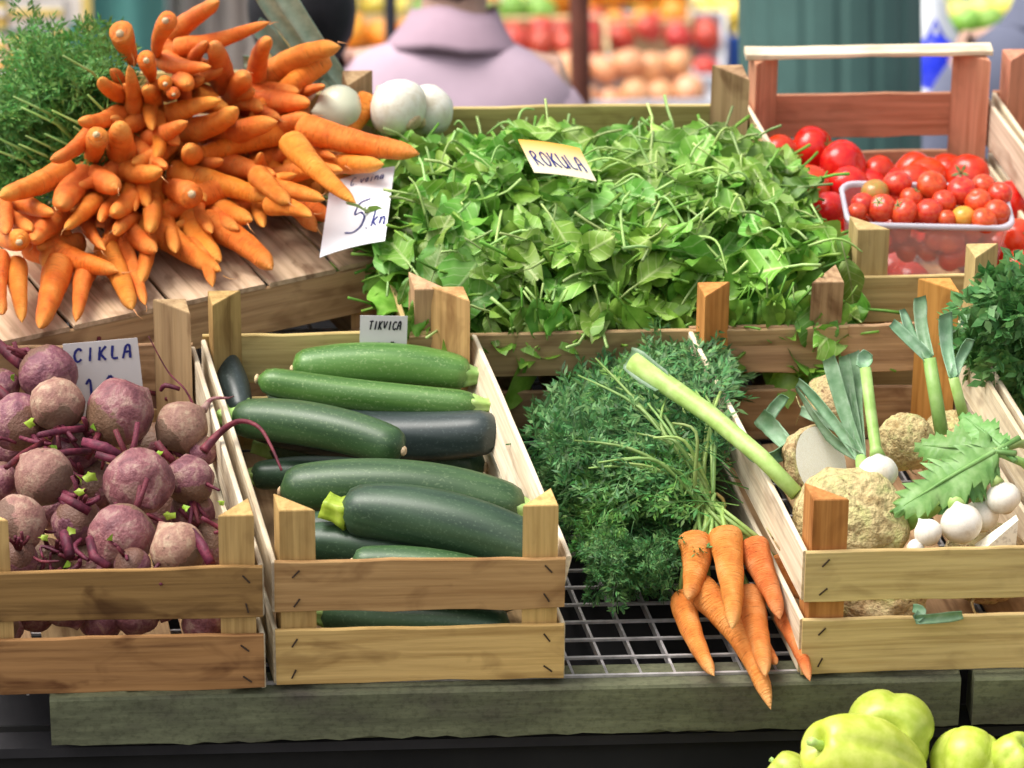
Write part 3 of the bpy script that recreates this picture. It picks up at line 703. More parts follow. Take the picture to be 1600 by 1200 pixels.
courgette((748, 633), (400, 592), 27, .125, .14, M_ZLIGHT, 'light green curved courgette second from the back', -.015, i=2)
courgette((520, 640), (697, 640), 25, .10, .115, M_ZMID, 'small courgette half hidden above the blackish one', .02, i=3)
courgette((378, 648), (788, 672), 42, .10, .115, M_ZBLUE, 'blackish long courgette, curved, in the middle of the crate', -.035, i=4)
courgette((365, 655), (632, 705), 37, .13, .14, M_ZMID, 'dark green courgette lying over the blackish one at the left', .03, i=5)
courgette((820, 800), (436, 768), 44, .115, .12, M_ZMID, 'big green courgette across the crate, stem at the right', .04, i=6)
courgette((535, 800), (862, 880), 50, .145, .12, M_ZDARK, 'thick dark courgette in front with a yellowish green stem', .045, 2, i=7)
courgette((470, 848), (700, 880), 37, .105, .10, M_ZDARK, 'dark courgette at the left front below the thick one', .02, i=8)
courgette((800, 915), (548, 880), 30, .11, .12, M_ZMID, 'small greyish green courgette right behind the front slat', .03, i=9)
courgette((392, 745), (600, 745), 27, .075, .08, M_ZDARK, 'dark courgette deep at the left side of the crate', .02, i=10)
courgette((352, 560), (378, 650), 24, .125, .10, M_ZBLUE, 'bluish courgette end standing in the back left corner', .02, i=11)
for i, (a, b) in enumerate([((420, 700), (760, 730)), ((470, 830), (800, 850)), ((400, 650), (720, 640)), ((480, 900), (820, 930)), ((500, 960), (800, 985)), ((460, 780), (780, 800)), ((500, 925), (780, 900))]):
    courgette(a, b, 38, .05, .05, M_ZDARK, 'dark courgette buried at the bottom of the crate', .01, i=20 + i)

# ------------------------------------------------------------------ beetroots
def beet_mesh(seed, mat):
    rn = random.Random(seed); o = rn.random() * 50
    def fn(th, ph):
        d = Vector((math.sin(th) * math.cos(ph), math.sin(th) * math.sin(ph), math.cos(th)))
        r = 1 + .09 * noise.noise(d * 1.6 + Vector((o, 0, 0))) + .025 * noise.noise(d * 6 + Vector((o, 0, 0)))
        z = d.z * .95
        k = max(0, (th - 2.45) / (math.pi - 2.45)); z -= k ** 2 * .22; s = 1 - .2 * k
        c = max(0, (.45 - th) / .45); z += c * .10 + (.05 * math.sin(ph * 7) * c)
        return (d.x * r * s, d.y * r * s, z * r)
    return mesh('beetroot', *blob(22, 18, fn), mat)
BM = [beet_mesh(i, M_BEET) for i in range(5)]; BMT = [beet_mesh(30 + i, M_BEETTAN) for i in range(3)]
BTS = []
def beet(x, y, r, w, crown, label, tan=False, stalks=4, tail=True, seed=0, group='beetroots in the crate'):
    c = aw(x, y, w); m = px_at(c); R = r * m; rn = random.Random(seed + 100)
    z = Vector(crown).normalized(); q = z.to_track_quat('Z', 'Y').to_matrix().to_4x4(); q.translation = c
    M = MS @ q @ Matrix.Rotation(rn.random() * 6, 4, 'Z') @ Matrix.Scale(R, 4)
    o = ob('beetroot', (BMT if tan else BM)[seed % (3 if tan else 5)], M, None, label=label, cat='beetroot', group=group)
    if tail and rn.random() < (.3 if stalks != 3 else .1):
        pts = [(0, 0, -1.05), (rn.gauss(0, .1), rn.gauss(0, .1), -1.6), (rn.gauss(0, .3), rn.gauss(0, .3), -2.0), (rn.gauss(0, .5), rn.gauss(0, .5), -2.3)]
        ob('root_tail', mesh('root_tail', *stube(pts, [.17, .08, .045, .02], 7, 4), M_BEET), M, o)
    for k in range(stalks):
        a = rn.random() * 6.28; sp = rn.uniform(.15, .9); Ls = rn.uniform(.5, 1.15); d = Vector((math.cos(a) * sp, math.sin(a) * sp, 1)).normalized()
        b = Vector((math.cos(a) * .15, math.sin(a) * .15, .95)); s = tube([b, b + d * Ls * .5, b + d * Ls + rv(.1)], [.11, .09, .085], 6)
        sk = ob('stalk', mesh('stalk', *s, M_BSTEM), M, o)
        if rn.random() < .12:
            e = b + d * Ls; V = [e + rv(.06), e + d * .35 + rv(.12), e + d * .2 + Vector((.25, .1, .1)) + rv(.1), e + Vector((.2, -.1, .15))]
            V2 = [p + Vector((0, 0, .02)) for p in V]; ob('leaf_bit', mesh('leaf_bit', V + V2, [(0, 1, 2, 3), (7, 6, 5, 4)], M_LIME), M, sk)
    return o
beet(75, 585, 47, .155, (-.5, .5, .4), 'smooth pink beetroot in front of the CIKLA card, topmost at the back', seed=1)
beet(2, 605, 30, .14, (-.6, .3, .5), 'beetroot cut by the left edge at the back of the crate', seed=2)
beet(90, 632, 43, .165, (.1, -.7, -.5), 'earthy tan topped beetroot with crown facing down, back row', True, 5, seed=0)
beet(187, 645, 54, .155, (-.6, -.5, -.3), 'large round beetroot below the CIKLA card', seed=4)
beet(284, 668, 42, .14, (-.7, -.4, -.4), 'whitish topped beetroot next to the crate side', True, 5, seed=1)
beet(30, 660, 46, .135, (.4, -.5, .0), 'dusky beetroot behind red stalks at the left', seed=3)
beet(68, 745, 47, .15, (.6, -.6, -.3), 'pale beetroot with brown crown in the middle left', True, 5, seed=2)
beet(217, 752, 55, .155, (-.3, .8, .2), 'largest purple pink beetroot in the middle of the crate', seed=7, stalks=2)
beet(296, 752, 40, .135, (.1, -.7, -.55), 'reddish beetroot with dark crown beside the largest one', seed=8, stalks=6)
beet(-2, 752, 32, .13, (-.3, .5, .6), 'beetroot half cut by the left edge, middle row', seed=9)
beet(28, 818, 46, .145, (-.7, -.4, .2), 'brownish beetroot at the left front', True, seed=4)
beet(190, 838, 53, .14, (.4, .6, .3), 'smooth violet beetroot in the front row', seed=11, stalks=2)
beet(278, 858, 44, .145, (.5, -.5, -.6), 'sandy brown beetroot in the front right corner of its crate', True, 2, seed=5)
beet(207, 884, 30, .13, (-.3, -.3, .9), 'small beetroot with a pale top behind the front slat', seed=13)
beet(25, 872, 34, .12, (.2, -.4, .8), 'small dark beetroot with leaf stubs behind the front slat, left', seed=14, stalks=6)
beet(318, 705, 24, .12, (.3, .2, .9), 'small purple beetroot against the crate side', seed=15, stalks=0)
beet(120, 700, 40, .11, (.5, -.3, .7), 'deep purple beetroot under the stalks in the middle', seed=16, stalks=9)
beet(120, 815, 40, .115, (.2, -.2, .9), 'deep purple beetroot under green leaf bits in front', seed=17, stalks=10)
beet(300, 800, 36, .10, (-.1, -.1, 1), 'dark beetroot with stalks next to the corner post', seed=18, stalks=9)
for i, (x, y) in enumerate([(20, 700), (150, 760), (240, 700), (70, 880), (140, 880), (250, 800), (330, 850), (120, 930), (220, 930), (300, 930), (40, 940), (90, 790), (250, 620), (150, 600)]):
    beet(x, y, 42, .07, (random.gauss(0, .5), random.gauss(0, .5), .8), 'beetroot buried deep between the others', seed=40 + i, stalks=3)
for i in range(8):      # bottom row behind the lower slat gap
    p_ = S(-.285 + .036 * i, .045 + .012 * (i % 2), .055 + .012 * (i % 3)); R_ = .026
    q_ = Vector((random.gauss(0, .5), random.gauss(0, .5), .7)).normalized().to_track_quat('Z', 'Y').to_matrix().to_4x4(); q_.translation = p_
    ob('beetroot', BM[i % 5], MS @ q_ @ Matrix.Scale(R_, 4), None, label='dark beetroot in the bottom row behind the slat gap', cat='beetroot', group='beetroots in the crate')
# cut red stalks lying loose between the beetroots
for i, (a, b, r) in enumerate([((-10, 530), (45, 580), 10), ((60, 680), (130, 670), 6), ((130, 690), (200, 720), 9), ((95, 775), (140, 800), 8), ((10, 730), (70, 690), 6), ((245, 690), (270, 720), 7), ((140, 840), (170, 885), 8), ((300, 830), (330, 880), 9), ((100, 830), (110, 870), 9), ((150, 710), (220, 735), 7), ((-10, 600), (20, 635), 9), ((60, 715), (140, 705), 6)]):
    A = aw(*a, .165); B = aw(*b, .150); mid = (A + B) / 2 + rv(.003); R = r * px_at(A)
    ob('beet_stalk', mesh('beet_stalk', *tube([A, mid, B], [R * .8, R, R * .9], 7, True, lambda t, q: 1 + .12 * math.cos(4 * q)), M_BSTEM), MS, None,
       label='cut dark red stalk lying loose between the beetroots', cat='beet stalk', group='loose red stalks')
random.seed(77)
for i in range(44):
    x = random.uniform(0, 330); y = random.uniform(600, 880); an = random.uniform(0, 3.14); l_ = random.uniform(25, 55); w_ = .118 + random.uniform(0, .03)
    A = aw(x, y, w_); B = aw(x + math.cos(an) * l_, y + math.sin(an) * l_ * .7, w_ + random.uniform(-.02, .01)); R = random.uniform(2.6, 5.0) * px_at(A)
    ob('beet_stalk', mesh('beet_stalk', *stube([A, (A + B) / 2 + rv(.006), B], [R * .8, R, R * .6], 6, 3), M_BSTEM), MS, None, label='thin dark red stalk in the tangle between the beetroots', cat='beet stalk', group='tangled thin red stalks')
LEAFBIT = []
for i, (x, y, s) in enumerate([(140, 745, 16), (48, 660, 15), (265, 805, 13), (290, 795, 11), (110, 830, 13), (3, 840, 16), (68, 840, 10), (345, 785, 9), (125, 768, 12), (250, 708, 10), (20, 590, 10)]):
    c = aw(x, y, .166); R = s * px_at(c) * .75; rn = random.Random(i); P = []
    for k in range(10):
        a = k / 10 * 6.28; q = R * (1 + .3 * rn.random()) * (1 if k % 2 else .7); P.append(Vector((math.cos(a) * q, math.sin(a) * q * .7, R * .4 * math.sin(a * 2 + i))))
    V = [Vector((0, 0, R * .3))] + P; F = [(0, 1 + k, 1 + (k + 1) % 10) for k in range(10)]; nV = len(V)
    V += [p - Vector((0, 0, .0006)) for p in V]; F += [tuple(reversed([q + nV for q in f])) for f in F]
    M = MS @ Matrix.Translation(c) @ Matrix.Rotation(rn.uniform(.4, 1.1), 4, 'X') @ Matrix.Rotation(rn.gauss(0, .5), 4, 'Y')
    ob('leaf_scrap', mesh('leaf_scrap', V, F, M_LIME), M, None, label='small lime green leaf scrap among the beetroots', cat='leaf', group='lime green leaf scraps')
# long root tails
def rootlet(pts, r, label):
    ob('beet_root', mesh('beet_root', *stube(pts, r, 7, 6), M_BSTEM), MS, None, label=label, cat='root')
rootlet([aw(318, 705, .15), aw(345, 675, .165), aw(375, 658, .185), aw(405, 668, .19), aw(425, 700, .18), aw(440, 735, .165)], [.006, .004, .003, .0022, .0018, .0014], 'long dark red root arching over the crate side onto the courgettes')
rootlet([av(232, 525, .46), av(262, 580, .44), av(290, 610, .42), av(312, 655, .40)], [.0006, .0009, .0012, .0016], 'thin root hair rising in front of the corner post')

# ------------------------------------------------------------------ rocket
def rocket_leaf(seed, mat, L=1.0):
    rn = random.Random(seed); nx, ny = 12, 4; wv = rn.uniform(.15, .25); curl = rn.uniform(-.25, .6); cup = rn.uniform(-.2, .5); lobe = rn.choice((0, 0, .25, .4)); ph = rn.random() * 6; tw = rn.gauss(0, .25)
    V = []; F = []; st = .30
    for i in range(nx + 1):
        t = i / nx; x = st + (1 - st) * t
        w = wv * (math.sin(math.pi * min(1, t * .93 + .04)) ** .62) * (1 + .07 * math.sin(t * 11 + ph)) * (1 - lobe * max(0, math.sin(t * 19 + 1.2)) * max(0, 1 - t / .62)) * (1.0 + .25 * lobe * (t > .5))
        for j in range(ny + 1):
            s = (j / ny - .5) * 2; y = s * w
            z = -curl * t * t * .8 + cup * 1.3 * abs(s) ** 1.5 * w + .07 * math.sin(t * 9 + s * 3 + ph) * abs(s) + tw * s * w * t
            V.append(Vector((x, y, z)))
    for i in range(nx):
        for j in range(ny): F.append((i * (ny + 1) + j, (i + 1) * (ny + 1) + j, (i + 1) * (ny + 1) + j + 1, i * (ny + 1) + j + 1))
    pv, pf = tube([(0, 0, .03 * rn.gauss(0, 1)), (.16, 0, .015), (st + .02, 0, 0), (.75, 0, -curl * .25)], [.018, .016, .014, .006], 4)
    V, F = join((V, F), (pv, pf)); return V, F
RLV = [rocket_leaf(i, None) for i in range(12)]
RL = [mesh('leaf', v, f, M_ROCKET) for v, f in RLV]
RLN = [(np.array([tuple(p) for p in v]), f) for v, f in RLV]
U0, U1, V0, V1 = .238, .738, .522, .99
def rk_h(u, v):
    t = (v - V0) / (V1 - V0); s = (u - U0) / (U1 - U0)
    e = min(1, max(0, min(t, 1 - t) * 5 + .35)) * min(1, max(0, min(s, 1 - s) * 6 + .45))
    cl_ = max(0, 1 - s / .22) * max(0, min(1, (t - .45) * 3))
    return .06 * t + .125 + .085 * e * (1 - .30 * t) - .10 * max(0, t - .62) / .38 - .06 * cl_ + .03 * noise.noise(Vector((u * 17, v * 17, 0)))
rk = empty('rocket_heap', MS @ Matrix.Translation(S(.49, .76, .02)), label='big heap of fresh green rocket leaves filling the wide crate', cat='rocket')
cand = []
for i in range(1700):
    u = random.uniform(U0 - .004, U1 + .012); v = random.uniform(V0 - .008, V1 - .01); lay = random.random() ** 1.4
    cand.append((lay, u, v))
cand.sort()
deep = []
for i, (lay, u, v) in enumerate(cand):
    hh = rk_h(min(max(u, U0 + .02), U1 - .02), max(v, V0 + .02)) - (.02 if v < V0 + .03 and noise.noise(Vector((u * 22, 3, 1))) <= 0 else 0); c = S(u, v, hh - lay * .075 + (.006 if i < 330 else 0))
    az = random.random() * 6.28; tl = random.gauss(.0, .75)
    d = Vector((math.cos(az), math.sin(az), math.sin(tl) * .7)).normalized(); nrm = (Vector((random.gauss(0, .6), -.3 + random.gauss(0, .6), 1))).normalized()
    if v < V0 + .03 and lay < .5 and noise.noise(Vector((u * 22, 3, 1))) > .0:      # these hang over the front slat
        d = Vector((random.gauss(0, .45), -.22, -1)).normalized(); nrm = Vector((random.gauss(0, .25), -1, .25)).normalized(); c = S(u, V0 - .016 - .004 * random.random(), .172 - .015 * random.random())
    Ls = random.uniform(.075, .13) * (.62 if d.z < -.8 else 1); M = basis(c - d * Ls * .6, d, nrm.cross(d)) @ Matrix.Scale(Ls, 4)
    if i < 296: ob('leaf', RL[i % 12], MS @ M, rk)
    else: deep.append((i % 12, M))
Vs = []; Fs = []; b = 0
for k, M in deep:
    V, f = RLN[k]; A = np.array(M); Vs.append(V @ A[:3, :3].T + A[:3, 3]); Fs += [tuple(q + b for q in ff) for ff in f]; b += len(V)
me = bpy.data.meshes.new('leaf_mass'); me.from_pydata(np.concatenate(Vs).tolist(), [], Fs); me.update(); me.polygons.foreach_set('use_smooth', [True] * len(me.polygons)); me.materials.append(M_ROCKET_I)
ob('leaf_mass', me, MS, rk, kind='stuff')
def pxleaf(x0, y0, x1, y1, v0, v1, seed, wide=1.0, nrm=None):
    A = av(x0, y0, v0); B = av(x1, y1, v1); d = B - A; L = d.length; nn = nrm or (-ray(x0, y0) + Vector((.1, 0, .3))).normalized()
    M = basis(A - d * .3, d, nn.cross(d)) @ Matrix.Diagonal((L * 1.3, L * 1.3 * wide, L * 1.3, 1)); ob('leaf', RL[seed % 12], MS @ M, rk)
pxleaf(790, 485, 868, 552, .512, .498, 3, 1.25);
for k_, (a_, b_, c_, d_) in enumerate([(760, 490, 775, 540), (895, 488, 910, 530), (965, 490, 985, 522)]): pxleaf(a_, b_, c_, d_, .512, .500, k_ + 4, 1.1)
pxleaf(1268, 470, 1285, 548, .512, .486, 5, 1.6); pxleaf(1320, 400, 1340, 475, .54, .515, 2, .9); pxleaf(640, 430, 625, 470, .535, .515, 8, .8)
for i in range(50):
    u = random.uniform(U0 + .03, U1 - .03); v = random.uniform(V0 + .05, V1 - .12); c = S(u, v, rk_h(u, v) + .004); d = Vector((random.gauss(0, 1), random.gauss(0, 1), random.uniform(.1, .8))).normalized(); Ls = random.uniform(.04, .09)
    mid = c + d * Ls * .5 + Vector((random.gauss(0, .008), random.gauss(0, .008), .012)); ob('stalk', mesh('stalk', *stube([c - d * .02, mid, c + d * Ls - Vector((0, 0, .018))], [.0019, .0016, .001], 5, 5), M_STALK), MS, rk)

# ------------------------------------------------------------------ celeriac, bulbs, leeks
def celeriac_mesh(seed, cut=None):
    rn = random.Random(seed); o = Vector((rn.random() * 40, 0, 0))
    def fn(th, ph):
        d = Vector((math.sin(th) * math.cos(ph), math.sin(th) * math.sin(ph), math.cos(th)))
        r = 1 + .12 * noise.noise(d * 2 + o) + .055 * noise.noise(d * 4 + o) + .03 * noise.noise(d * 9 + o) + .012 * noise.noise(d * 20 + o)
        r -= .08 * max(0, math.cos(th) - .86) * 7
        return d * r
    V, F = blob(64, 46, fn)
    if cut: V = [Vector((min(p.x, cut), p.y, p.z)) for p in V]
    return V, F
def celeriac(x, y, rx, ry, w, label, seed, cut=None, rot=(0, 0, 0), v=None):
    c = av(x, y, v) if v is not None else aw(x, y, w); m = px_at(c); V, F = celeriac_mesh(seed, cut)
    M = MS @ Matrix.Translation(c) @ Matrix.Rotation(rot[2], 4, 'Z') @ Matrix.Rotation(rot[1], 4, 'Y') @ Matrix.Rotation(rot[0], 4, 'X') @ Matrix.Diagonal((rx * m, rx * m, ry * m, 1))
    o = ob('celeriac', mesh('celeriac', V, F, M_CELERIAC), M, None, label=label, cat='celeriac', group='celeriac roots')
    if cut:
        R = math.sqrt(1 - cut * cut) * .97; V2 = [Vector((cut + .004, 0, 0))] + [Vector((cut + .004, R * math.cos(a), R * math.sin(a))) for a in np.linspace(0, 6.283, 28, endpoint=False)]
        ob('cut_face', mesh('cut_face', V2, [(0, 1 + k, 1 + (k + 1) % 28) for k in range(28)], M_CUT, False), M, o)
    rn = random.Random(seed + 5)
    for k in range(9):
        a = rn.random() * 6.28; b_ = rn.uniform(1.5, 2.6); d_ = Vector((math.sin(b_) * math.cos(a), math.sin(b_) * math.sin(a), math.cos(b_)))
        if cut and d_.x > cut - .1: continue
        ob('rootlet', mesh('rootlet', *stube([d_ * .9, d_ * 1.08 + rv(.05), d_ * 1.2 + rv(.12), d_ * 1.2 + rv(.25)], [.05, .035, .025, .01], 5, 3), M_CELERIAC), M, o)
    for k in range(0):
        a = k * .9; p = Vector((math.cos(a) * .22, math.sin(a) * .22, .82)); q = p + Vector((math.cos(a) * .15, math.sin(a) * .15, .22))
        if False: ob('stalk_stump', mesh('stalk_stump', *tube([p, q], [.07, .055], 6), M_CELERIAC), M, o)
    return o
celeriac(1330, 818, 92, 82, .125, 'big knobbly celeriac at the front of the crate behind the orange post', 1, rot=(.5, 0, .3))
celeriac(1275, 725, 52, 62, .13, 'celeriac half with a pale cut face turned right', 2, .25, rot=(0, -.55, -.9))
celeriac(1415, 690, 46, 45, .12, 'round celeriac behind the celery leaf', 3, rot=(.3, 0, 1))
celeriac(1310, 632, 55, 50, .10, 'celeriac at the back of the crate behind the cut leek leaves', 4, rot=(.3, 0, 2))
celeriac(1370, 930, 75, 62, .06, 'celeriac low in the crate seen through the slat gap', 5)
celeriac(1490, 700, 60, 55, .06, 'celeriac hidden deep under the celery leaf', 6); celeriac(1540, 880, 70, 60, .06, 'celeriac deep in the crate behind the front slat at right', 7)
cw = aw(1562, 838, .14); mm = px_at(cw)
V = [Vector(p) * mm for p in ((-35, -12, -26), (24, -12, -30), (26, -8, 34), (-35, 20, -26), (24, 22, -30), (26, 14, 30))]
ob('celeriac_wedge', mesh('celeriac_wedge', V, [(0, 1, 2), (3, 5, 4), (0, 3, 4, 1), (1, 4, 5, 2), (2, 5, 3, 0)], M_CUT, False), MS @ Matrix.Translation(cw), None, label='white cut celeriac wedge in the front right of the crate', cat='celeriac')
def bulb_vf(r, seed):
    rn = random.Random(seed); o = rn.random() * 9
    def fn(th, ph):
        z = math.cos(th); k = max(0, (.75 - th) / .75)
        rr = math.sin(th) * (1 + .035 * math.cos(ph * 6 + o)); return (r * rr, r * rr * 0 + r * math.sin(th) * math.sin(ph) if False else r * rr * math.sin(ph) if False else 0, 0)
    V = []; 
    def f2(th, ph):
        s = math.sin(th) * (1 + .03 * math.cos(ph * 6 + o)); z = math.cos(th) * .88; k = max(0, (.7 - th) / .7)
        return (r * s * math.cos(ph), r * s * math.sin(ph), r * (z + k * k * k * .30))
    return blob(18, 14, f2)
def bulb(x, y, rpx, w, axis, label, stem=None, seed=0, mat=None, group='white bulbs in the celeriac crate', v=None, name='garlic_bulb', cat='garlic'):
    c = av(x, y, v) if v is not None else aw(x, y, w); m = px_at(c); r = rpx * m
    q = Vector(axis).normalized().to_track_quat('Z', 'Y').to_matrix().to_4x4(); q.translation = c
    o = ob(name, mesh(name, *bulb_vf(r, seed), mat or M_GARLIC), MS @ q, None, label=label, cat=cat, group=group)
    V, F = blob(9, 5, lambda th, ph: (r * .34 * math.sin(th) * math.cos(ph), r * .34 * math.sin(th) * math.sin(ph), -r * .85 - r * .1 * math.cos(math.pi - th) * -1))
    ob('root_plate', mesh('root_plate', V, F, M_ROOTS), MS @ q, o)
    if stem:
        pts = [c + Vector(axis).normalized() * r * .8]; 
        for (px, py, ww) in stem: pts.append(aw(px, py, ww) if v is None else av(px, py, v))
        R = [r * .42] + [r * .30] * (len(pts) - 1); ob('stem', mesh('stem', *tube(pts, R, 9), M_STALK if mat is None else M_STALK), MS, o)
    return o
def strap(pts, w0, w1, label=None, parent=None, mat=None, name='leaf', base=None):
    """a folded leek leaf: V-shaped cross section with thickness"""
    pts = spline(pts, 4) if len(pts) < 8 else [Vector(p) for p in pts]; n_ = len(pts); V = []; F = []; rn = random.Random(int(pts[-1].x * 1e4)); tw = rn.gauss(0, .5); bn = rn.gauss(0, .006)
    m_ = 7
    for i, p in enumerate(pts):
        q = i / (n_ - 1); t = (pts[min(i + 1, n_ - 1)] - pts[max(0, i - 1)]).normalized(); view = (CAM - p).normalized(); s = t.cross(view).normalized(); nn = s.cross(t)
        s, nn = s * math.cos(tw * q) + nn * math.sin(tw * q), nn * math.cos(tw * q) - s * math.sin(tw * q)
        w = (w0 + (w1 - w0) * q) * (1 - .25 * max(0, q - .8) / .2) * (1 + rn.gauss(0, .03)); th = .0014; fold = .9 - .55 * q
        prof = [(-1 + 2 * k / (m_ - 1)) for k in range(m_)]
        for a in prof: V.append(p + s * (a * w) + nn * (fold * w * (a * a) + bn * q * q) + t * (.25 * w * a * (i == n_ - 1)))
        for a in reversed(prof): V.append(p + s * (a * w) + nn * (fold * w * (a * a) + bn * q * q - th) + t * (.25 * w * a * (i == n_ - 1)))
    k2 = 2 * m_
    for i in range(n_ - 1):
        for k in range(k2): F.append((i * k2 + k, i * k2 + (k + 1) % k2, (i + 1) * k2 + (k + 1) % k2, (i + 1) * k2 + k))
    for k in range(m_ - 1):
        F.append((k, k + 1, k2 - 2 - k, k2 - 1 - k)); e = (n_ - 1) * k2; F.append((e + k2 - 1 - k, e + k2 - 2 - k, e + k + 1, e + k))
    return ob(name, mesh(name, V, F, mat or M_LEEK, True), MS, parent, **({} if label is None else dict(label=label, cat='leek')))
g1 = bulb(1372, 738, 31, .165, (-.05, .25, 1), 'white garlic bulb with a tall green stem standing among the celeriac', [(1368, 700, .185), (1360, 640, .21), (1352, 575, .245)], 1)
L_ = lambda x, y, w: aw(x, y, w)
for (a, b, c, w_) in [((1352, 575, .245), (1350, 560, .25), (1358, 552, .255), 10)]:
    strap([L_(*a), L_(*b), L_(*c)], .009, .008, parent=g1)
def leek(label, base, leaves, rb=9, foot=None):
    B = L_(*base); root = empty('leek_shoot', MS @ Matrix.Translation(B), label=label, cat='leek', group='cut leek and garlic shoots')
    m = px_at(B)
    if foot: ob('shaft', mesh('shaft', *tube([L_(*foot), (L_(*foot) + B) / 2, B], [rb * m, rb * m, rb * m * .95], 10), M_STALK), MS, root)
    for lf in leaves: strap([B] + [L_(*q) for q in lf[:-1]], rb * m * .8, lf[-1] * m, parent=root)
    return root
leek('fan of cut blue green leek leaves in the middle of the crate', (1345, 715, .15),
     [((1320, 640, .19), (1300, 560, .235), 14), ((1330, 620, .2), (1322, 555, .24), 12), ((1300, 650, .185), (1262, 590, .215), 10), ((1312, 670, .17), (1250, 640, .18), 10), ((1340, 640, .19), (1335, 550, .24), 12), ((1300, 680, .165), (1255, 600, .21), 9)], 10, (1352, 770, .13))
leek('pale forked leek shoot beside the orange corner post', (1452, 560, .24), [((1440, 510, .26), (1438, 465, .285), 12), ((1425, 530, .25), (1412, 482, .275), 10), ((1430, 540, .25), (1393, 505, .265), 10)], 11, (1472, 680, .17))
leek('second leek shoot with a bluish leaf by the parsley', (1490, 590, .23), [((1478, 540, .25), (1474, 490, .28), 13), ((1500, 560, .24), (1516, 530, .26), 9)], 9, (1508, 660, .18))
leek('leek end with dark green leaves lying at the back left of the crate', (1235, 700, .13), [((1210, 670, .14), (1190, 645, .155), 18), ((1190, 715, .15), (1150, 680, .16), 12), ((1200, 660, .14), (1225, 620, .17), 10)], 14, (1262, 740, .11))
leek('dark leek leaf lying in the slat gap', (1430, 968, .075), [((1460, 966, .075), (1505, 962, .075), 9), ((1440, 955, .08), (1425, 948, .082), 8)], 9)
lk = [L_(1245, 772, .15), L_(1190, 715, .175), L_(1110, 648, .185), L_(1040, 600, .19), L_(990, 566, .2)]
lo = empty('long_leek_stalk', MS @ Matrix.Translation(lk[0]), label='long green leek stalk lying across the white crate side towards the carrot tops', cat='leek')
ob('shaft', mesh('shaft', *tube(lk, [.0085, .0095, .0105, .0115, .0125], 12), M_STALK), MS, lo)
strap([lk[3], (lk[3] + lk[4]) / 2, lk[4] + Vector((-.004, .006, .003))], .013, .015, parent=lo, mat=M_LEEK)
bulb(1450, 832, 23, .145, (-.5, .3, .7), 'small white bulb beside the big celeriac', None, 2)
bulb(1502, 818, 34, .145, (-.25, .3, 1), 'large white bulb with a short pale neck behind the front slat', [(1488, 778, .16), (1484, 760, .165)], 3)
bulb(1532, 806, 28, .13, (-.1, .5, 1), 'white bulb half behind the large one', [(1524, 770, .155)], 4)
bulb(1567, 778, 28, .155, (-.35, .3, .9), 'white bulb with tan root plate hanging at the right', [(1552, 745, .175)], 5)
bulb(1430, 858, 16, .13, (1, -.2, -.2), 'tiny white bulb tip at the edge of the big celeriac', None, 6)

def celery_leaf(outline, z=.003, mat=None):
    V = [Vector((x, y, .012 * math.sin(x * 60) * abs(y) * 20)) for x, y in outline]; return V
def jagged(A, B, W, nrm, parent, seed, lobes=3, mat=None):
    """toothed celery leaf from base A to tip B"""
    rn = random.Random(seed); d = B - A; L = d.length; V = []; F = []; n_ = 26
    rows = []
    for i in range(n_ + 1):
        t = i / n_
        lob = .55 + .45 * abs(math.sin(math.pi * t * lobes + .4)); w = W * lob * math.sin(math.pi * min(1, .08 + t * .9)) ** .6 * (1 + (.22 if i % 2 else -.12)) * (1 - .4 * t)
        row = []
        for s in (-1, -.5, 0, .5, 1):
            fwdshift = .16 * abs(s) * L * (.4 if i % 2 else 0)
            row.append(len(V)); V.append(Vector((t * L + fwdshift, s * w, .10 * W * math.sin(t * 14 + s * 2 + seed) * abs(s) + (.10 * W if abs(s) == .5 else 0) - .18 * W * abs(s) - .12 * L * t * t)))
        rows.append(row)
    for a, b in zip(rows[:-1], rows[1:]):
        for j in range(4): F.append((a[j], b[j], b[j + 1], a[j + 1]))
    pv, pf = tube([(-.25 * L, 0, 0), (0, 0, 0), (.5 * L, 0, -.02 * L), (.9 * L, 0, -.1 * L)], [.0035, .003, .002, .0008], 5); V, F = join((V, F), (pv, pf))
    M = basis(A, d, nrm.cross(d)); ob('leaf', mesh('leaf', V, F, mat or M_CELERY), MS @ M, parent)
cl = empty('celery_sprig', MS @ Matrix.Translation(L_(1585, 715, .17)), label='large jagged celery leaf drooping over the white bulbs', cat='celery')
base_ = L_(1555, 705, .20); vn = (CAM - base_).normalized()
jagged(base_, L_(1400, 790, .17), .036, (vn + Vector((-.2, 0, .4))).normalized(), cl, 1)
jagged(base_, L_(1425, 690, .19), .030, (vn + Vector((0, 0, .5))).normalized(), cl, 2)
jagged(base_ + Vector((.01, 0, 0)), L_(1500, 640, .22), .024, (vn + Vector((.2, 0, .3))).normalized(), cl, 3)
jagged(base_ + Vector((.0, 0, -.004)), L_(1475, 800, .155), .026, (vn + Vector((.1, 0, .2))).normalized(), cl, 4)
for q in ((1640, 760), (1625, 700)):
    ob('stalk', mesh('stalk', *tube([L_(*q, .15), (L_(*q, .15) + base_) / 2 + Vector((0, 0, .008)), base_], [.006, .005, .004], 7), M_STALK), MS, cl)
ob('celery_stalk', mesh('celery_stalk', *tube([L_(1415, 815, .12), L_(1470, 780, .135), L_(1500, 765, .14)], [.012, .012, .011], 9), M_STALK), MS, None, label='thick green stalk piece under the celery leaf', cat='celery')
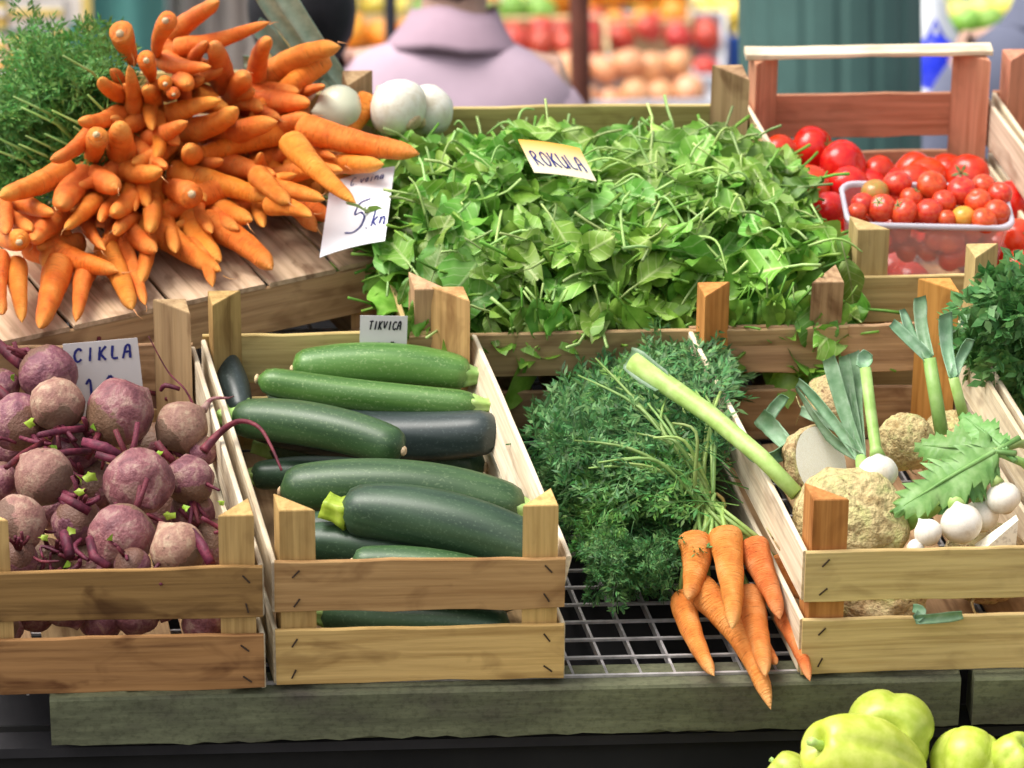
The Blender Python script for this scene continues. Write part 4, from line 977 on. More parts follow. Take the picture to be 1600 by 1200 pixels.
# parsley
pp = [(1512, 500), (1530, 465), (1580, 440), (1640, 430), (1640, 640), (1580, 650), (1545, 600), (1515, 570)]
pb = empty('parsley_bunch', MS @ Matrix.Translation(L_(1640, 720, .02)), label='dark green parsley bunch at the right edge', cat='parsley')
inst = []
for i in range(95):
    x, y = rpoly(pp); p = av(x, y, random.uniform(.36, .44)); d = (Vector((-.3, -.3, .7)) + rv(.5)).normalized(); inst.append((p - d * .03, d, (Vector((-.2, -.9, .6)) + rv(.35)).normalized(), random.uniform(.6, .95)))
foliage('leaf_mass', inst, PF, M_PARSLEY, pb)
for a, b in (((1600, 720), (1560, 590)), ((1600, 690), (1590, 600)), ((1575, 690), (1600, 640)), ((1640, 760), (1580, 640))):
    A = av(*a, .36); B = av(*b, .38); ob('stalk', mesh('stalk', *tube([A, (A + B) / 2 + rv(.004), B], [.006, .0055, .004], 7), M_STALK), MS, pb)

# ------------------------------------------------------------------ tomatoes and the punnet
def tomato_mesh(seed, mat, ribs=.02):
    rn = random.Random(seed); o = rn.random() * 6
    def fn(th, ph):
        s = math.sin(th) * (1 + ribs * math.cos(5 * ph + o)); k = max(0, (.55 - th) / .55); return (s * math.cos(ph), s * math.sin(ph), .86 * math.cos(th) - .16 * k * k)
    return mesh('tomato', *blob(22, 16, fn), mat)
TM = [tomato_mesh(i, M_TOM) for i in range(4)]; CHM = [tomato_mesh(10 + i, M_CHERRY, .006) for i in range(3)]; CHY = tomato_mesh(20, M_CHERRYY, .006)
CALYX = None
def calyx_mesh():
    V = []; F = []
    for k in range(5):
        a = k * 1.2566; d = Vector((math.cos(a), math.sin(a), 0)); s = Vector((-math.sin(a), math.cos(a), 0)); b = len(V)
        V += [Vector((0, 0, .74)), d * .22 + s * .07 + Vector((0, 0, .80)), d * .48 + Vector((0, 0, .86)), d * .22 - s * .07 + Vector((0, 0, .80))]; F.append((b, b + 1, b + 2, b + 3))
    tv, tf = tube([(0, 0, .7), (.03, 0, .95)], [.05, .04], 5); return mesh('calyx', *join((V, F), (tv, tf)), M_CELERY)
CALYX = calyx_mesh()
def tomato(p, r, label, me, name='tomato', cat='tomato', group='tomatoes in the reddish crate', cal=False, up=None):
    z = (Vector(up) if up else rv()).normalized(); q = z.to_track_quat('Z', 'Y').to_matrix().to_4x4(); q.translation = p
    M = MS @ q @ Matrix.Scale(r, 4); o = ob(name, me, M, None, label=label, cat=cat, group=group)
    if cal: ob('calyx', CALYX, M, o)
    return o
TOMS = [(1270, 232, 36, 1.04, 'shiny red tomato on top of the others at the back left of the crate'), (1317, 258, 40, .99, 'large shiny red tomato just right of the topmost one'), (1218, 243, 33, 1.02, 'red tomato behind the rocket next to the white crate side'),
        (1262, 292, 36, .92, 'pale red blurred tomato behind the rocket leaves'), (1325, 292, 34, .93, 'red tomato touching the left rim of the punnet'), (1372, 272, 30, 1.0, 'red tomato half hidden behind the punnet, centre left'),
        (1425, 268, 34, 1.04, 'red tomato behind the punnet below the reddish slat'), (1512, 276, 36, 1.0, 'large red tomato behind the right end of the punnet'), (1585, 315, 34, .96, 'pale red tomato to the right of the punnet rim'),
        (1592, 375, 34, .80, 'red tomato to the right of the punnet, middle one of three'), (1590, 420, 30, .70, 'red tomato at the right edge below the punnet'), (1300, 378, 26, .72, 'small piece of red tomato showing between rocket leaves and crate post'),
        (1240, 320, 34, .86, 'tomato mostly covered by rocket leaves'), (1290, 330, 34, .82, 'orange red tomato under the rocket at the punnet corner')]
for i, (x, y, r, v, lab) in enumerate(TOMS):
    p = av(x, y, v); tomato(p, r * px_at(p), lab, TM[i % 4], cal=i in (0, 3, 7, 9), up=(random.gauss(0, .6), -.5, .45) if i in (0, 1, 3, 7, 9) else None)
for i in range(32):
    u = random.uniform(.80, 1.04); v = random.uniform(.66, 1.06); tomato(S(u, min(v, 1.03), random.choice((.04, .08)) + random.uniform(0, .01)), .029, 'red tomato in the lower layer of the tomato crate', TM[i % 4])
# punnet: clear plastic box lying on the front tomatoes
pc0 = av(1323, 352, .70); pc1 = av(1588, 358, .70); PL = (pc1 - pc0).length; pd = (pc1 - pc0).normalized()
pr0 = empty('plastic_punnet', MS @ Matrix.Translation(pc0 - Vector((0, 0, .075))), label='clear plastic punnet filled with cherry tomatoes', cat='punnet')
pv_ = Vector((-K * .5, 1, .12)).normalized(); pup = pd.cross(pv_).normalized(); PD = .095
def rr(L, D, r, n=5):
    out = []
    for cx, cy, a0 in ((L - r, D - r, 0), (r, D - r, 1.5708), (r, r, 3.1416), (L - r, r, 4.7124)):
        for k in range(n + 1): a = a0 + 1.5708 * k / n; out.append((cx + r * math.cos(a), cy + r * math.sin(a)))
    return out
Mp = Matrix((pd, pup.cross(pd), pup)).transposed().to_4x4(); Mp.translation = pc0; Mp = MS @ Mp
def ring_loft(rings):
    n_ = len(rings[0]); V = [Vector(p) for r_ in rings for p in r_]; F = []
    for i in range(len(rings) - 1):
        for j in range(n_): k = (j + 1) % n_; F.append((i * n_ + j, i * n_ + k, (i + 1) * n_ + k, (i + 1) * n_ + j))
    return V, F
def prr(ins, z): return [(x + ins, y + ins, z) for x, y in rr(PL - 2 * ins, PD - 2 * ins, max(.004, .02 - ins * .3))]
V, F = ring_loft([prr(.004, 0), prr(.007, -.03), prr(.014, -.086), prr(.02, -.089)]); nn_ = len(prr(0, 0)); F.append(tuple(range(3 * nn_, 4 * nn_)))
ob('body', mesh('body', V, F, M_PLASTIC), Mp, pr0)
V, F = ring_loft([prr(.005, -.004), prr(0, -.004), prr(-.001, 0), prr(.001, .003), prr(.005, .002), prr(.005, -.004)]); ob('rim', mesh('rim', V, F, M_RIM), Mp, pr0)
CH = [(1367, 300, 20, 2), (1402, 287, 21, 0), (1424, 310, 17, 0), (1378, 325, 21, 0), (1412, 331, 21, 0), (1452, 331, 21, 0), (1456, 290, 22, 0), (1475, 315, 18, 0), (1503, 299, 22, 0), (1528, 315, 20, 0), (1537, 290, 18, 0), (1558, 332, 20, 0), (1505, 338, 17, 1), (1538, 345, 20, 0), (1562, 303, 18, 0), (1348, 318, 17, 0), (1340, 330, 14, 0), (1480, 342, 14, 0)]
M_CHG = glossy('greenish_tomato_skin', (.30, .20, .04), (.45, .16, .04), .2); CHG = tomato_mesh(21, M_CHG, .006)
clab = {0: 'brownish green shouldered cherry tomato at the left of the punnet', 12: 'yellow orange cherry tomato in the front of the punnet', 6: 'bright red cherry tomato at the back middle of the punnet', 2: 'small cherry tomato with green calyx in the punnet centre'}
ORD = ['leftmost', 'second', 'third', 'fourth', 'fifth', 'sixth', 'seventh', 'eighth', 'ninth', 'tenth']
def chlab(i):
    fr = CH[i][1] > 322; row = sorted([j for j, q in enumerate(CH) if (q[1] > 322) == fr and j not in clab], key=lambda j: CH[j][0]); k = row.index(i)
    return '%s plain red cherry tomato from the left in the %s of the punnet' % (ORD[k], 'front row' if fr else 'back rows') if k else 'leftmost plain red cherry tomato in the %s of the punnet' % ('front row' if fr else 'back rows')
for i, (x, y, r, k) in enumerate(CH):
    v = .715 + (348 - y) / 60 * .068; p = av(x, y, v); tomato(p, r * px_at(p) * 1.12, clab.get(i) or chlab(i), CHY if k == 1 else CHG if k == 2 else CHM[i % 3], 'cherry_tomato', 'cherry tomato', 'cherry tomatoes in the punnet', i in (2, 3, 4), (random.gauss(0, .4), -.3 + random.gauss(0, .3), 1))
for i in range(30):
    a, b, c = random.uniform(.022, PL - .022), random.uniform(.022, PD - .022), random.choice((-.063, -.038))
    p = MS.inverted() @ (Mp @ Vector((a, b, c))); tomato(p, .0145, 'cherry tomato seen dimly through the punnet wall', CHM[i % 3], 'cherry_tomato', 'cherry tomato', 'cherry tomatoes in the punnet')

# ------------------------------------------------------------------ onions and leeks at the back
bulb(530, 172, 41, 0, (-.8, -.3, .1), 'pale round onion between carrots and garlic white bulbs at the back', None, 11, M_ONION, 'white onions at the back', v=.90, name='white_onion', cat='onion')
bulb(622, 168, 47, 0, (-.5, .6, .3), 'large white onion in the middle of the back row', None, 12, M_GARLIC, 'white onions at the back', v=.90, name='white_onion', cat='onion')
bulb(668, 172, 42, 0, (.4, .8, .1), 'white onion at the right end of the back row, touching the rocket', None, 13, M_GARLIC, 'white onions at the back', v=.93, name='white_onion', cat='onion')
bulb(470, 142, 24, 0, (0, .6, .6), 'small white onion peeping out behind the carrots', None, 14, M_GARLIC, 'white onions at the back', v=.98, name='white_onion', cat='onion')
ob('onion_stalk', mesh('onion_stalk', *tube([av(560, 178, .91), av(585, 185, .91), av(600, 190, .91)], [.011, .012, .010], 8), M_STALK), MS, None, label='pale green onion stalk between the two front onions', cat='onion stalk')
for i, (pts, w_) in enumerate([(((545, 140), (510, 90), (470, 30), (430, -30)), .017), (((530, 130), (480, 80), (440, 30), (405, -20)), .015), (((500, 130), (450, 95), (420, 60), (400, 40)), .016), (((520, 140), (500, 110), (480, 70), (470, 40)), .012), (((470, 120), (430, 110), (400, 100), (380, 95)), .012)]):
    strap([av(q.x, q.y, 1.0 + .01 * i) for q in spline([(a_, b_, 0) for a_, b_ in pts], 3)], .009, w_ * .9, mat=M_LEEK2, label=['broad green leek leaf in front, leaning left behind the onions', 'blue green leek leaf pointing up left beside the broad one', 'short bluish leek leaf behind the pointed carrot', 'narrow leek leaf between the two broad ones', 'dark leek leaf lying flat behind the carrots'][i], name='leek_leaf')

# ------------------------------------------------------------------ pale peppers below
def pepper_mesh(seed, long=1.25):
    rn = random.Random(seed); o = rn.random() * 6
    def fn(th, ph):
        lob = 1 - .20 * (1 - abs(math.cos(2 * ph + o)) ** .5) * math.sin(th) ** .5 + .05 * math.cos(ph + o); k = max(0, (.6 - th) / .6); e = max(0, (th - 2.5) / .64)
        s = math.sin(th) ** .8 * lob * (1 - .22 * max(0, -math.cos(th))); return (s * math.cos(ph), s * math.sin(ph), long * math.cos(th) - .42 * k * k + e * .15)
    return mesh('pepper', *blob(48, 26, fn), M_PEPPER)
lc = empty('pepper_crate', Matrix.Translation((.70, -.32, H0 - .46)), label='wooden crate below the stall front carrying the pale peppers', cat='crate')
W4 = Matrix.Identity(4); zc_ = H0 - .30
def wp(x, y): d = MS.to_3x3() @ ray(x, y); o = MS @ CAM; return lambda Y: o + d * ((Y - o.y) / d.y)
PEP = [(1388, 1150, 78, 62, (-.15, -.8, .12), -.10, 'big pale green pepper, topmost of the peppers at the lower right', 1.05), (1352, 1190, 80, 60, (-.8, -.4, .35), -.17, 'elongated light pepper lying in front at the bottom edge', 1.5), (1512, 1195, 62, 50, (.3, .5, .7), -.11, 'yellow green pepper right of the topmost one', 1.0), (1585, 1190, 50, 45, (.4, -.4, .7), -.12, 'ribbed pale pepper in the bottom right corner', 1.0), (1235, 1212, 42, 36, (-.6, .2, .5), -.12, 'green pepper just showing at the bottom left of the peppers', 1.0)]
zmin = 9
for i, (x, y, rx, ry, ax, Y, lab, lg) in enumerate(PEP):
    c = wp(x, y)(Y); m = px_at(MS.inverted() @ c); R = rx * m * .95; q = Vector(ax).normalized().to_track_quat('Z', 'Y').to_matrix().to_4x4(); q.translation = c; zmin = min(zmin, c.z)
    M = q @ Matrix.Scale(R, 4); o = ob('pepper', pepper_mesh(i, lg), M, None, label=lab, cat='pepper', group='pale peppers below the stall')
    ob('stem', mesh('stem', *tube([(0, 0, lg - .45), (.02, .02, lg - .2), (.1, .03, lg + .02)], [.16, .09, .11], 7), M_STALK), M, o)
for k in range(14):
    c = Vector((.44 + .085 * (k % 7), -.17 - .085 * (k // 7), zmin - .085)); q = rv().normalized().to_track_quat('Z', 'Y').to_matrix().to_4x4(); q.translation = c
    ob('pepper', pepper_mesh(k + 9, 1.1), q @ Matrix.Scale(.042, 4), None, label='pepper in the lower layer below the picture edge', cat='pepper', group='pale peppers below the stall')
zf = zmin - .15
for y in (-.36, -.05):
    plank('slat', Vector((.36, y, zf + .05)), Vector((1.06, y, zf + .05)), Vector((0, 0, 1)), .07, .006, W_PALE, lc, W4)
for x in (.36, 1.06):
    plank('slat', Vector((x, -.356, zf + .05)), Vector((x, -.054, zf + .05)), Vector((0, 0, 1)), .07, .006, W_PALE, lc, W4)
for k in range(5):
    plank('floor_board', Vector((.365, -.325 + .06 * k, zf + .012)), Vector((1.055, -.325 + .06 * k, zf + .012)), Vector((0, 1, 0)), .052, .005, W_PALE, lc, W4)
for x in (.40, 1.02):
    for y in (-.33, -.08): ob('leg', mesh('leg', *boxvf(.03, .03, zf), W_PALE, False), Matrix.Translation((x, y, zf / 2)), lc)

# ------------------------------------------------------------------ price cards
GL = {'C': [[(.9, .8), (.6, 1), (.2, .8), (.05, .45), (.25, .08), (.6, 0), (.9, .2)]], 'I': [[(.5, 1), (.45, 0)]], 'K': [[(.15, 1), (.1, 0)], [(.85, 1), (.15, .5), (.9, 0)]], 'L': [[(.2, 1), (.12, .05), (.85, .08)]],
      'A': [[(0, 0), (.3, .95), (.75, 1), (.85, 0)], [(.1, .45), (.85, .5)]], 'R': [[(.1, 0), (.15, 1), (.65, 1), (.75, .7), (.2, .5), (.85, 0)]], 'O': [[(.5, 1), (.15, .8), (.05, .4), (.3, .02), (.7, .05), (.92, .45), (.8, .88), (.5, 1)]],
      'U': [[(.1, 1), (.08, .3), (.35, 0), (.7, .1), (.85, .4), (.85, 1), (.88, 0)]], 'T': [[(0, .95), (.95, 1)], [(.5, 1), (.45, 0)]], 'V': [[(.05, 1), (.4, 0), (.9, 1)]], '1': [[(.25, .75), (.6, 1), (.5, 0)]], '0': [[(.5, 1), (.2, .8), (.1, .4), (.3, .02), (.7, .05), (.9, .45), (.8, .85), (.5, 1)]],
      '5': [[(.85, 1), (.3, .95), (.2, .55), (.55, .65), (.85, .45), (.8, .15), (.45, 0), (.0, .08)]], '.': [[(.3, .02), (.42, .06)]], 'k': [[(.1, 1), (.08, 0)], [(.7, .6), (.12, .3), (.8, 0)]], 'n': [[(.1, .55), (.12, 0), (.2, .4), (.5, .58), (.75, .4), (.8, 0)]],
      'o': [[(.5, .58), (.15, .3), (.45, 0), (.8, .28), (.5, .58)]], 'v': [[(.1, .58), (.4, 0), (.8, .58)]], 'r': [[(.15, .55), (.15, 0), (.25, .4), (.7, .55)]], 'a': [[(.75, .5), (.35, .58), (.1, .25), (.35, 0), (.75, .3), (.75, .55), (.85, 0)]], 'i': [[(.4, .55), (.4, 0)], [(.4, .75), (.42, .8)]]}
def lettering(text, x, y, h, w, adv, lw, slant=.0):
    V = []; F = []; rn = random.Random(len(text) * 7)
    for ch in text:
        for st in GL.get(ch, []):
            pts = []
            for a, b in zip(st[:-1], st[1:]):
                for k in range(4): pts.append((a[0] + (b[0] - a[0]) * k / 4, a[1] + (b[1] - a[1]) * k / 4))
            pts.append(st[-1])
            for _ in range(2): pts = [pts[0]] + [((pts[i - 1][0] + 2 * pts[i][0] + pts[i + 1][0]) / 4, (pts[i - 1][1] + 2 * pts[i][1] + pts[i + 1][1]) / 4) for i in range(1, len(pts) - 1)] + [pts[-1]]
            P = [Vector((x + w * a + slant * h * b, y + h * b, .0009)) for a, b in pts]
            b0 = len(V)
            for i, p in enumerate(P):
                t = (P[min(i + 1, len(P) - 1)] - P[max(0, i - 1)]); t = t.normalized() if t.length > 1e-9 else Vector((1, 0, 0)); s = Vector((-t.y, t.x, 0)) * lw * (.75 + .35 * rn.random()); V += [p + s, p - s]
            for i in range(len(P) - 1): F.append((b0 + 2 * i, b0 + 2 * i + 1, b0 + 2 * i + 3, b0 + 2 * i + 2))
        x += adv
    return V, F
def card(TL, TR, BL, mat, label, texts, ink, curl=.0, name='price_card'):
    X = TR - TL; Y = TL - BL; w, h = X.length, Y.length; o = BL
    M = MS @ basis((BL + TR) / 2, X, Y); V = []; F = []; nx = 8
    for i in range(nx + 1):
        x = -w / 2 + w * i / nx; z = curl * (1 - (2 * i / nx - 1) ** 2)
        for y, zz in ((-h / 2, 0), (h / 2, 0), (h / 2, -.0007), (-h / 2, -.0007)): V.append(Vector((x, y, z + zz)))
    for i in range(nx):
        for k in range(4): F.append((i * 4 + k, (i + 1) * 4 + k, (i + 1) * 4 + (k + 1) % 4, i * 4 + (k + 1) % 4))
    F.append((3, 2, 1, 0)); F.append(tuple(nx * 4 + k for k in range(4)))
    F = [tuple(reversed(f)) for f in F]
    root = ob(name, mesh(name, V, F, mat, False), M, None, label=label, cat='price card', group='handwritten price cards')
    for (tx, fx, fy, fh, fw, fa, lw, sl) in texts:
        V, F = lettering(tx, -w / 2 + fx * w, -h / 2 + fy * h, fh * h, fw * w, fa * w, lw, sl)
        for p in V: p.z += curl * (1 - (2 * (p.x + w / 2) / w - 1) ** 2)
        ob('lettering', mesh('lettering', V, F, ink, False), M, root)
card(av(97, 538, .458), av(214, 528, .458), av(112, 655, .445), M_PAPERG, 'greyish card reading CIKLA and 10 behind the beetroots', [('CIKLA', .12, .75, .18, .115, .165, .0015, .12), ('10', .20, .16, .38, .2, .28, .0016, 0)], M_INK)
card(av(563, 493, .482), av(637, 494, .482), av(561, 560, .474), M_PAPERG, 'small grey card with TIKVICA and 10 on the back slat of the courgette crate', [('TIKVICA', .18, .68, .2, .08, .1, .0009, .15), ('10', .28, .05, .35, .2, .28, .0013, .1)], M_INKB)
card(aw(497, 292, .205), aw(597, 266, .232), aw(519, 396, .19), M_PAPER, 'white card with a large 5 and kn lying on the overturned crate', [('K', .08, .80, .12, .10, .1, .0008, .1), ('C.voina', .34, .84, .11, .07, .075, .0007, .15), ('5', .36, .18, .42, .30, .3, .0013, .12), ('.', .66, .2, .2, .1, .1, .0015, 0), ('kn', .76, .22, .2, .10, .11, .0011, .1)], M_INK, .003)
_d0 = (aw(812, 218, .30) - CAM).dot(FW)
card(CAM + ray(812, 218) * _d0, CAM + ray(908, 232) * (_d0 + .034), CAM + ray(833, 269) * (_d0 - .052), M_YCARD, 'yellow orange card reading ROKULA stuck in the rocket heap', [('ROKULA', .10, .22, .42, .12, .14, .0012, -.15)], M_INK, .002)

# ------------------------------------------------------------------ background: people, column, far stalls
M_PINK = plain('pink_jacket', (.50, .37, .44), .9, 14, .06); M_COLLAR = plain('pink_collar', (.42, .29, .35), .9, 14, .06)
M_BLACK = plain('black_coat', (.012, .011, .014), .8); M_HAIR = plain('dark_brown_hair', (.035, .026, .022), .6, 60, .4); M_HAIRB = plain('black_hair', (.008, .007, .009), .5, 60, .4)
M_BLUEG = plain('grey_blue_coat', (.13, .14, .20), .85, 14, .1); M_SKIN = plain('skin', (.55, .34, .25), .5, 20, .05); M_TROUS = plain('dark_trousers', (.03, .03, .04), .8)
def ell(a, b, z, n=24, y0=0, p=2.3):
    out = []
    for k in range(n):
        t = 2 * math.pi * k / n; c, s = math.cos(t), math.sin(t); out.append((a * math.copysign(abs(c) ** (2 / p), c), y0 + b * math.copysign(abs(s) ** (2 / p), s), z))
    return out
def person(x, y, sc, rot, jacket, hair, label, collar=None, bend=0.0):
    M = Matrix.Translation((x - .035 * 1.5 * sc, y, 0)) @ Matrix.Rotation(rot, 4, 'Z') @ Matrix.Rotation(.035, 4, 'Y') @ Matrix.Scale(sc, 4)
    root = empty('person', M, label=label, cat='person')
    # one skinned body: pelvis root, legs, spine, neck, head, arms, hands
    P = [(0, 0, .95), (0, 0, 1.15), (0, .0, 1.36), (0, .01, 1.46), (0, .02, 1.53), (0, .03, 1.59), (0, .03, 1.63), (.09, 0, .90), (.10, 0, .50), (.10, -.01, .08), (.10, .10, .03), (-.09, 0, .90), (-.10, 0, .50), (-.10, -.01, .08), (-.10, .10, .03),
         (.17, 0, 1.40), (.24, 0, 1.12), (.25, .08, .88), (.25, .12, .80), (-.17, 0, 1.40), (-.24, 0, 1.12), (-.25, .08, .88), (-.25, .12, .80)]
    Rr = [.13, .12, .13, .07, .06, .075, .06, .085, .06, .04, .03, .085, .06, .04, .03, .055, .045, .032, .025, .055, .045, .032, .025]
    E = [(0, 1), (1, 2), (2, 3), (3, 4), (4, 5), (5, 6), (0, 7), (7, 8), (8, 9), (9, 10), (0, 11), (11, 12), (12, 13), (13, 14), (2, 15), (15, 16), (16, 17), (17, 18), (2, 19), (19, 20), (20, 21), (21, 22)]
    me = bpy.data.meshes.new('body'); me.from_pydata(P, E, []); me.update(); me.materials.append(M_SKIN)
    o = ob('body', me, M, root); sk = o.modifiers.new('skin', 'SKIN')
    if not me.skin_vertices: me.attributes.new('skin', 'FLOAT', 'POINT')
    for i, r in enumerate(Rr): me.skin_vertices[0].data[i].radius = (r, r * .9)
    me.skin_vertices[0].data[0].use_root = True
    sb = o.modifiers.new('sub', 'SUBSURF'); sb.levels = 2; sb.render_levels = 2
    def leg(s): return tube([(s * .09, 0, .96), (s * .10, 0, .7), (s * .10, 0, .45), (s * .10, 0, .10)], [.10, .095, .075, .065], 12)
    ob('trousers', mesh('trousers', *join(leg(1), leg(-1)), M_TROUS), M, root)
    rings = [ell(a_, b_, z_, 36, y_) for z_, a_, b_, y_ in ((.82, .19, .125, 0), (.92, .195, .13, 0), (1.0, .195, .13, 0), (1.08, .20, .132, 0), (1.15, .205, .135, 0), (1.22, .212, .135, 0), (1.28, .220, .132, 0), (1.33, .226, .126, 0), (1.365, .222, .118, 0), (1.395, .205, .112, .004), (1.42, .175, .104, .006), (1.44, .140, .095, .01), (1.455, .105, .085, .014), (1.465, .075, .068, .02))]
    t1 = ring_loft(rings)
    sl = [stube([(s * .12, 0, 1.35), (s * .165, 0, 1.325), (s * .205, .0, 1.24), (s * .26, .01, 1.08), (s * .275, .06, .94), (s * .27, .10, .86)], [.06, .074, .074, .066, .055, .047], 16, 4) for s in (1, -1)]
    JV, JF = join(t1, *sl)
    JV = [Vector((q.x * (1 + .03 * noise.noise(Vector((q.x * 9, q.y * 9, q.z * 7 + 4)))), q.y * (1 + .10 * noise.noise(Vector((q.x * 14, q.y * 6, q.z * 11)))), q.z + .006 * noise.noise(Vector((q.x * 12, q.y * 8, q.z * 9 + 8))))) for q in JV]
    ob('jacket', mesh('jacket', JV, JF, jacket), M, root)
    cr = [ell(.070, .066, 1.455, y0=.02, p=2), ell(.076, .072, 1.50, y0=.014, p=2), ell(.081, .078, 1.510, y0=.008, p=2), ell(.092, .088, 1.488, y0=-.004, p=2), ell(.112, .102, 1.452, y0=-.010, p=2), ell(.120, .104, 1.438, y0=-.010, p=2), ell(.112, .096, 1.44, y0=-.006, p=2)]
    CV, CF = ring_loft(cr); CV = [Vector((q.x * (1 + .10 * noise.noise(q * 11)), q.y * (1 + .08 * noise.noise(q * 9 + Vector((3, 0, 0)))), q.z + .014 * noise.noise(Vector((q.x * 13, q.y * 9, 2))))) for q in CV]
    ob('collar', mesh('collar', CV, CF, collar or jacket), M, root)
    V, F = blob(20, 16, lambda th, ph: (.098 * math.sin(th) ** .85 * math.cos(ph), .018 + .115 * math.sin(th) ** .85 * math.sin(ph), 1.63 + (.128 if th < 1.57 else .112) * math.cos(th)))
    ob('head', mesh('head', *blob(18, 14, lambda th, ph: (.078 * math.sin(th) * math.cos(ph), .045 + .098 * math.sin(th) * math.sin(ph), 1.625 + .112 * math.cos(th))), M_SKIN), M, root)
    V = [v if v.y < .09 else Vector((v.x, .09, max(v.z, 1.68))) for v in V]
    V = [v * (1 + .0) + Vector((0, 0, .006 * math.sin(v.x * 160) * math.sin(v.z * 90))) for v in V]
    ob('hair', mesh('hair', V, F, hair), M, root)
    for s in (1, -1):
        ob('ear', mesh('ear', *blob(8, 6, lambda th, ph: (s * .082 + .008 * math.sin(th) * math.cos(ph), .05 + .018 * math.sin(th) * math.sin(ph), 1.635 + .03 * math.cos(th))), M_SKIN), M, root)
    return root
def stand(px, py, dist, zref):
    """person whose height mark zref (at scale 1) shows at a pixel"""
    p = ad(px, py, dist); return p.x, p.y, p.z / zref
x, y, s = stand(708, 18, 7.3, 1.505); person(x, y, s, -.12, M_PINK, M_HAIR, 'person in a pink jacket with turned collar and short dark hair, seen from behind', M_COLLAR)
x, y, s = stand(470, 12, 6.8, 1.63); person(x, y, s, .1, M_BLACK, M_HAIRB, 'person with black hair behind the leek leaves, seen from behind')
x, y, s = stand(1650, 30, 8.2, 1.46); person(x, y, s, .2, M_BLUEG, M_HAIR, 'person in a grey blue coat at the right edge, seen from behind')
# green column
M_COLG = plain('teal_green_paint', (.06, .13, .115), .5, 8, .12, .4)
c0 = ad(1297, 120, 7.2); rc = 142 * 7.2 / 7000
V = []; F = []; n_ = 64; zs = (0, 1.0, 2.0, 3.0)
for z in zs:
    for k in range(n_):
        a = 6.2832 * k / n_; r_ = rc * (1 - (.035 if k % 4 == 0 else 0)); V.append((r_ * math.cos(a), r_ * math.sin(a), z))
for i in range(3):
    for k in range(n_): q = (k + 1) % n_; F.append((i * n_ + k, i * n_ + q, (i + 1) * n_ + q, (i + 1) * n_ + k))
F.append(tuple(3 * n_ + k for k in range(n_)))
col = empty('green_column', Matrix.Translation((c0.x, c0.y, 0)), label='dark teal green fluted column behind the tomato crate', cat='column')
ob('shaft', mesh('shaft', V, F, M_COLG, False), Matrix.Translation((c0.x, c0.y, 0)), col)
ob('base', mesh('base', *tube([(0, 0, 0), (0, 0, .25)], [rc * 1.25, rc * 1.2], 32), M_COLG), Matrix.Translation((c0.x, c0.y, 0)), col)
# brown post
p = ad(906, 60, 9.0); ob('brown_post', mesh('brown_post', *tube([(0, 0, 0), (0, 0, 1.2), (0, 0, 2.6)], [.022, .021, .02], 10), plain('brown_paint', (.12, .035, .02), .5)), Matrix.Translation((p.x, p.y, 0)), None, label='thin reddish brown post standing right of the pink jacket', cat='post')
p = ad(610, 20, 9.5); ob('dark_post', mesh('dark_post', *tube([(0, 0, 0), (0, 0, 2.6)], [.014, .014], 10), plain('dark_paint', (.03, .03, .04), .5)), Matrix.Translation((p.x, p.y, 0)), None, label='thin dark post left of the pink collar', cat='post')
# blue bag and white sheet
M_BLUE = plain('blue_plastic', (.02, .04, .62), .35, 10, .15); M_WHITE = plain('white_plastic', (.82, .84, .86), .5, 10, .04)
p = ad(1462, 105, 8.3)
V, F = blob(14, 10, lambda th, ph: (.045 * math.sin(th) * math.cos(ph) * (1 + .1 * math.sin(3 * ph)), .035 * math.sin(th) * math.sin(ph), .055 * math.cos(th) * (1.1 if th < 1.5 else .8)))
V2, F2 = tube([(-.02, 0, .04), (0, 0, .085), (.02, 0, .04)], .006, 6)
ob('blue_bag', mesh('blue_bag', *join((V, F), (V2, F2)), M_BLUE), Matrix.Translation(p), None, label='bright blue plastic bag right of the green column', cat='bag')
pz = p.z - .05
bt = empty('bag_table', Matrix.Translation((p.x + .05, p.y, 0)), label='white topped table under the blue bag', cat='table')
ob('table_top', mesh('table_top', *boxvf(.5, .4, .03), M_WHITE, False), Matrix.Translation((p.x + .12, p.y, pz - .012)), bt)
for a in (-.2, .2):
    for b in (-.16, .16): ob('leg', mesh('leg', *boxvf(.03, .03, pz - .03), M_WHITE, False), Matrix.Translation((p.x + .12 + a, p.y + b, (pz - .03) / 2)), bt)
p2 = ad(1455, 40, 8.8); ob('white_sack', mesh('white_sack', *blob(14, 12, lambda th, ph: (.045 * math.sin(th) * math.cos(ph) * (1.2 if th > 1.5 else .8), .05 * math.sin(th) * math.sin(ph), .11 * math.cos(th) + .02 * math.sin(ph * 2))), M_WHITE), Matrix.Translation(p2 + Vector((0, 0, -.02))), None, label='white plastic sack standing beside the green column', cat='sack')
# far stalls
FRUIT = {'red': ((.50, .03, .025), (.62, .10, .05)), 'orange': ((.80, .28, .02), (.85, .36, .04)), 'yellow': ((.82, .60, .06), (.88, .72, .16)), 'green': ((.20, .42, .06), (.34, .55, .10)), 'lemon': ((.80, .78, .14), (.85, .85, .3)), 'peach': ((.78, .30, .16), (.82, .45, .20))}
FM = {}
for k, (a, b) in FRUIT.items(): FM[k] = tomato_mesh(60 + len(FM), glossy('fruit_' + k, a, b, .35), .01); FM[k].name = 'fruit'
M_FCR = plain('fruit_crate_wood', (.60, .45, .24), .8); M_FCW = plain('fruit_crate_white', (.55, .55, .58), .6, 10, .05); M_FCB = plain('fruit_crate_blue', (.05, .14, .55), .6, 10, .05)
FLN = {'red': 'red apple', 'orange': 'orange', 'yellow': 'yellow apple', 'green': 'green apple', 'lemon': 'lemon', 'peach': 'peach'}
